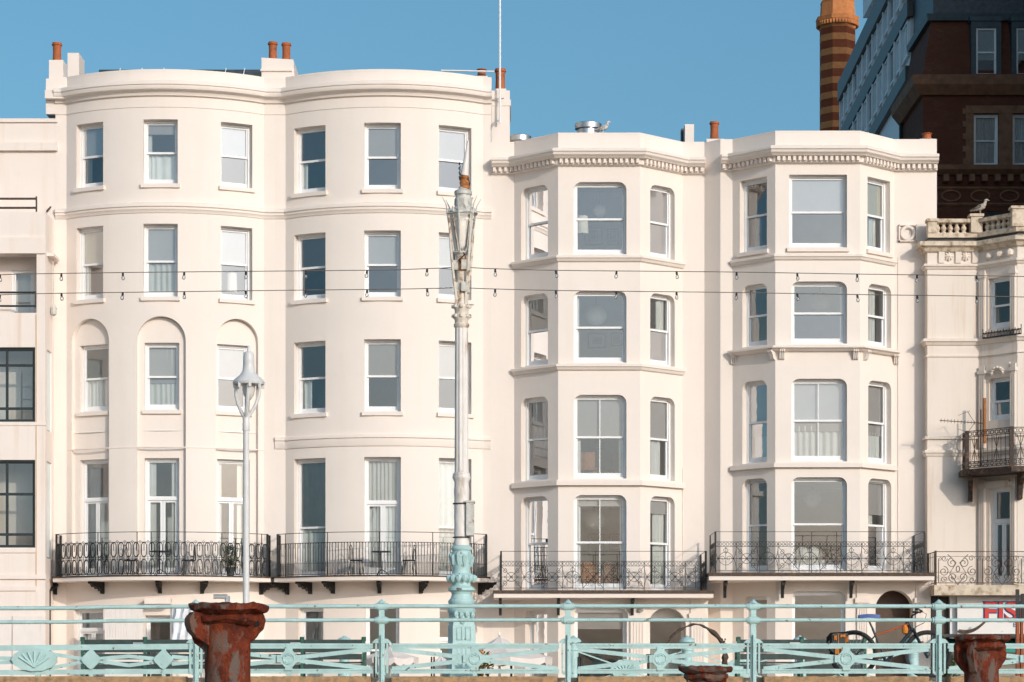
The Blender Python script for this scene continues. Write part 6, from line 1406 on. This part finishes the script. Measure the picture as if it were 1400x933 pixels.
for d in (-.16, .16):
    pts = [(1137, 868), (1157, 866), (1160, 890), (1154, 896), (1141, 896), (1134, 889)]; pl = [bw(a, y_, d) for a, y_ in pts]; th = Vector((0, .06, 0)); n = len(pl)
    P_ = MB().add([p - th for p in pl] + [p + th for p in pl], [tuple(range(n)), tuple(range(n, 2 * n))] + [(i, (i + 1) % n, n + (i + 1) % n, n + i) for i in range(n)]); P_ = P_.build('pannier', 'steel', BK)
    q = MB()
    for a, y0, y1, w_ in ((1140, 869, 876, 4), (1142, 884, 895, 5), (1149.5, 886, 895, 4), (1156, 871, 879, 3), (1150, 868, 872, 6)):
        for k in range(3): f = q.box(gx(a - w_ / 2 + k * w_ / 3, YC), gx(a - w_ / 2 + (k + 1) * w_ / 3 - .2, YC), YC + d - .085, YC + d - .05, gz(y1 - (k == 1), YC), gz(y0 + .6 * (k % 2), YC))
    for a in (1144, 1153): q.box(gx(a, YC), gx(a + .8, YC), YC + d - .068, YC + d - .06, gz(895, YC), gz(867, YC))
    q.rough(.010, 14, d * 10); q.build('orange_pocket', 'orange', P_)
MB().lathe([(.01, -.07), (.05, -.05), (.06, .02), (.03, .09)], bw(1237, 862, -.02), 10).build('pouch', 'orange', BK, 50)
MB().tube([bw(1136, 866, 0), bw(1131, 872, 0), bw(1131, 880, 0)], .018, 6).build('rear_light', 'iron', BK)

# ------------------------------------------------------------------ café parasols, rail, hoardings at the foot of the houses
def parasol(a, Y, ytop, yedge, half, label, sides=8, droop=.2):
    T = thing('parasol', label, 'parasol', (gx(a, Y), Y, -1.2), 'pale café parasols'); x = gx(a, Y); zt_, ze = gz(ytop, Y), gz(yedge, Y); r = half * Y / FOC
    c = MB(); n = sides * 6; rows = []
    for (f, zz) in ((.02, zt_), (.28, ze + (zt_ - ze) * .62), (.30, ze + (zt_ - ze) * .60), (.62, ze + (zt_ - ze) * .28), (1, ze)):
        ring = []
        for k in range(n):
            t_ = (k % 6) / 6; flat = cos(pi / sides) / cos((t_ - .5) * 2 * pi / sides); ring.append((x + r * f * flat * cos(2 * pi * k / n + .2), Y + r * f * flat * sin(2 * pi * k / n + .2), zz - .05 * f * sin(pi * t_)))
        rows.append(ring)
    val = []
    for k in range(n): p = rows[-1][k]; val.append((p[0], p[1], p[2] - droop * (.75 + .35 * abs(sin(pi * k / 3)))))
    rows.append(val); vs = [p for r_ in rows for p in r_]
    c.add(vs, [(i * n + k, i * n + (k + 1) % n, (i + 1) * n + (k + 1) % n, (i + 1) * n + k) for i in range(len(rows) - 1) for k in range(n)]); c.build('canopy', 'canvas', T)
    MB().lathe([(.25, -1.2), (.25, -1.14), (.03, -1.1), (.025, zt_ + .02), (.03, zt_ + .05), (.01, zt_ + .14)], (x, Y, 0), 10).build('pole', 'galv', T, 40)
parasol(683, 71.5, 871, 899, 74, 'large off-white café parasol with a scalloped edge, right of the ornate lamp post')
parasol(533, 71.8, 884, 899, 40, 'small off-white café parasol with a torn edge behind the railing post')
parasol(603, 72.2, 896, 906, 14, 'smallest grey parasol, half hidden left of the ornate lamp post base')
T = thing('area_railing', 'thin black railing posts below the large off-white parasol', 'railing', (gx(683, 72), 72.6, -1.2))
b = MB()
for a in (667, 683, 699): MB().tube([(gx(a, 72.6), 72.6, -1.2), (gx(a, 72.6), 72.6, gz(899, 72.6))], .035, 6).build('post', 'iron', T)
for y_ in (927, 931): b.tube([(gx(660, 72.6), 72.6, gz(y_, 72.6)), (gx(706, 72.6), 72.6, gz(y_, 72.6))], .012, 4)
b.build('rail', 'iron', T)
YF = 72.6
T = thing('board_hoarding', 'white painted board hoarding in front of the leftmost round bay', 'hoarding', (gx(168, YF), YF, -1.2))
b = MB(); n = 14; a0, a1 = 143, 195
for k in range(n): b.box(gx(a0 + (a1 - a0) * k / n, YF) + .004, gx(a0 + (a1 - a0) * (k + 1) / n, YF) - .004, YF + (.012 if k % 2 else 0), YF + .03 + (.012 if k % 2 else 0), -1.2, gz(829, YF))
b.build('boards', 'fencewhite', T); MB().box(gx(142, YF), gx(196, YF), YF - .03, YF - .002, gz(886, YF), gz(883, YF)).build('rail', 'fencewhite', T)
T = thing('hanging_tarpaulin', 'crumpled white tarpaulin hung beside the largest rusted column', 'tarpaulin', (gx(250, YF), YF, -1.2))
b = MB(); nx, nz_ = 22, 14; vs = []
for i in range(nx + 1):
    for j in range(nz_ + 1):
        a = 234 + 40 * i / nx; y_ = 831 + 52 * j / nz_; vs.append((gx(a, YF), YF + .07 * sin(i * 1.1 + .3 * j) + .05 * sin(j * .8 + i * .35), gz(y_ + 2 * sin(i * .9), YF)))
b.add(vs, [(i * (nz_ + 1) + j, (i + 1) * (nz_ + 1) + j, (i + 1) * (nz_ + 1) + j + 1, i * (nz_ + 1) + j + 1) for i in range(nx) for j in range(nz_)]).build('sheet', 'tarp', T, 60)
MB().tube([(gx(234, YF), YF, -1.2), (gx(234, YF), YF, gz(829, YF)), (gx(275, YF), YF, gz(830, YF)), (gx(275, YF), YF, -1.2)], .03, 6).build('frame', 'galv', T)

# ------------------------------------------------------------------ ground, road, beach, sea
def sheet(name, mat, pts, faces): o = MB().add(pts, faces).build(name, mat); o['kind'] = 'structure'; return o
B = 3000
sheet('beach', 'pebbles', [(-B, -45, -2.5), (B, -45, -2.5), (B, -10, -1.8), (-B, -10, -1.8), (B, 40.2, -1.8), (-B, 40.2, -1.8)], [(0, 1, 2, 3), (3, 2, 4, 5)])
sheet('sea', 'seawater', [(-B, -B, -2.42), (B, -B, -2.42), (B, -42, -2.42), (-B, -42, -2.42)], [(0, 1, 2, 3)])
sheet('promenade', 'paving', [(-B, 40.3, PZ), (B, 40.3, PZ), (B, 53, PZ), (-B, 53, PZ), (B, 57.5, -1.2), (-B, 57.5, -1.2), (B, 57.5, -1.34), (-B, 57.5, -1.34), (-B, 40.3, -.2), (B, 40.3, -.2)], [(0, 1, 2, 3), (3, 2, 4, 5), (5, 4, 6, 7), (8, 9, 1, 0)])
sheet('road', 'asphalt', [(-B, 57.5, -1.34), (B, 57.5, -1.34), (B, 68.5, -1.34), (-B, 68.5, -1.34)], [(0, 1, 2, 3)])
b = MB()
for k in range(-20, 21): b.quad((k * 6, 62.9, -1.336), (k * 6 + 3, 62.9, -1.336), (k * 6 + 3, 63.05, -1.336), (k * 6, 63.05, -1.336))
o = b.build('road_markings', 'roadpaint'); o['kind'] = 'structure'
sheet('pavement', 'paving', [(-B, 68.5, -1.34), (B, 68.5, -1.34), (B, 68.5, -1.2), (-B, 68.5, -1.2), (B, 75.6, -1.2), (-B, 75.6, -1.2)], [(0, 1, 2, 3), (3, 2, 4, 5)])
sheet('ground', 'earth', [(-B, 75.6, -1.2), (B, 75.6, -1.2), (B, B, -1.2), (-B, B, -1.2)], [(0, 1, 2, 3)])

# ------------------------------------------------------------------ daylight
AZ, EL = radians(32), radians(19)
sd = Vector((sin(AZ) * cos(EL), -cos(AZ) * cos(EL), sin(EL)))
L = bpy.data.lights.new('sun', 'SUN'); L.energy = 2.0; L.angle = radians(.5); L.color = (1, .90, .78)
lo = bpy.data.objects.new('sun', L); COL.objects.link(lo); lo.rotation_euler = (-sd).to_track_quat('-Z', 'Y').to_euler(); lo.location = (30, -40, 40)
W = bpy.data.worlds.new('World'); scn.world = W; W.use_nodes = True; nt = W.node_tree
sky = nt.nodes.new('ShaderNodeTexSky'); sky.sky_type = 'NISHITA'; sky.sun_disc = False; sky.sun_elevation = EL; sky.sun_rotation = pi - AZ
sky.air_density = 1.0; sky.dust_density = 4.0; sky.ozone_density = 5.5
bg = nt.nodes['Background']; bg.inputs['Strength'].default_value = .15
hs = nt.nodes.new('ShaderNodeHueSaturation'); hs.inputs['Hue'].default_value = .475; hs.inputs['Saturation'].default_value = 1.0; hs.inputs['Value'].default_value = 1.0
nt.links.new(sky.outputs[0], hs.inputs['Color']); nt.links.new(hs.outputs[0], bg.inputs[0])

# ------------------------------------------------------------------ camera
cam = bpy.data.cameras.new('camera'); co = bpy.data.objects.new('camera', cam); COL.objects.link(co)
co.location = (0, 0, 0); co.rotation_euler = (pi / 2, 0, 0)
cam.sensor_width = 36; cam.lens = FOC / 1400 * 36; cam.shift_y = (HOR - 466.5) / 1400; cam.clip_end = 6000; cam.clip_start = .5
scn.camera = co
vs = scn.view_settings; vs.view_transform = 'Standard'; vs.look = 'None'; vs.exposure = 0.0; vs.gamma = 1; vs.use_curve_mapping = False
scn.render.engine = 'CYCLES'; scn.cycles.max_bounces = 8; scn.cycles.transparent_max_bounces = 12; scn.cycles.use_denoising = True; scn.cycles.caustics_reflective = False; scn.cycles.caustics_refractive = False
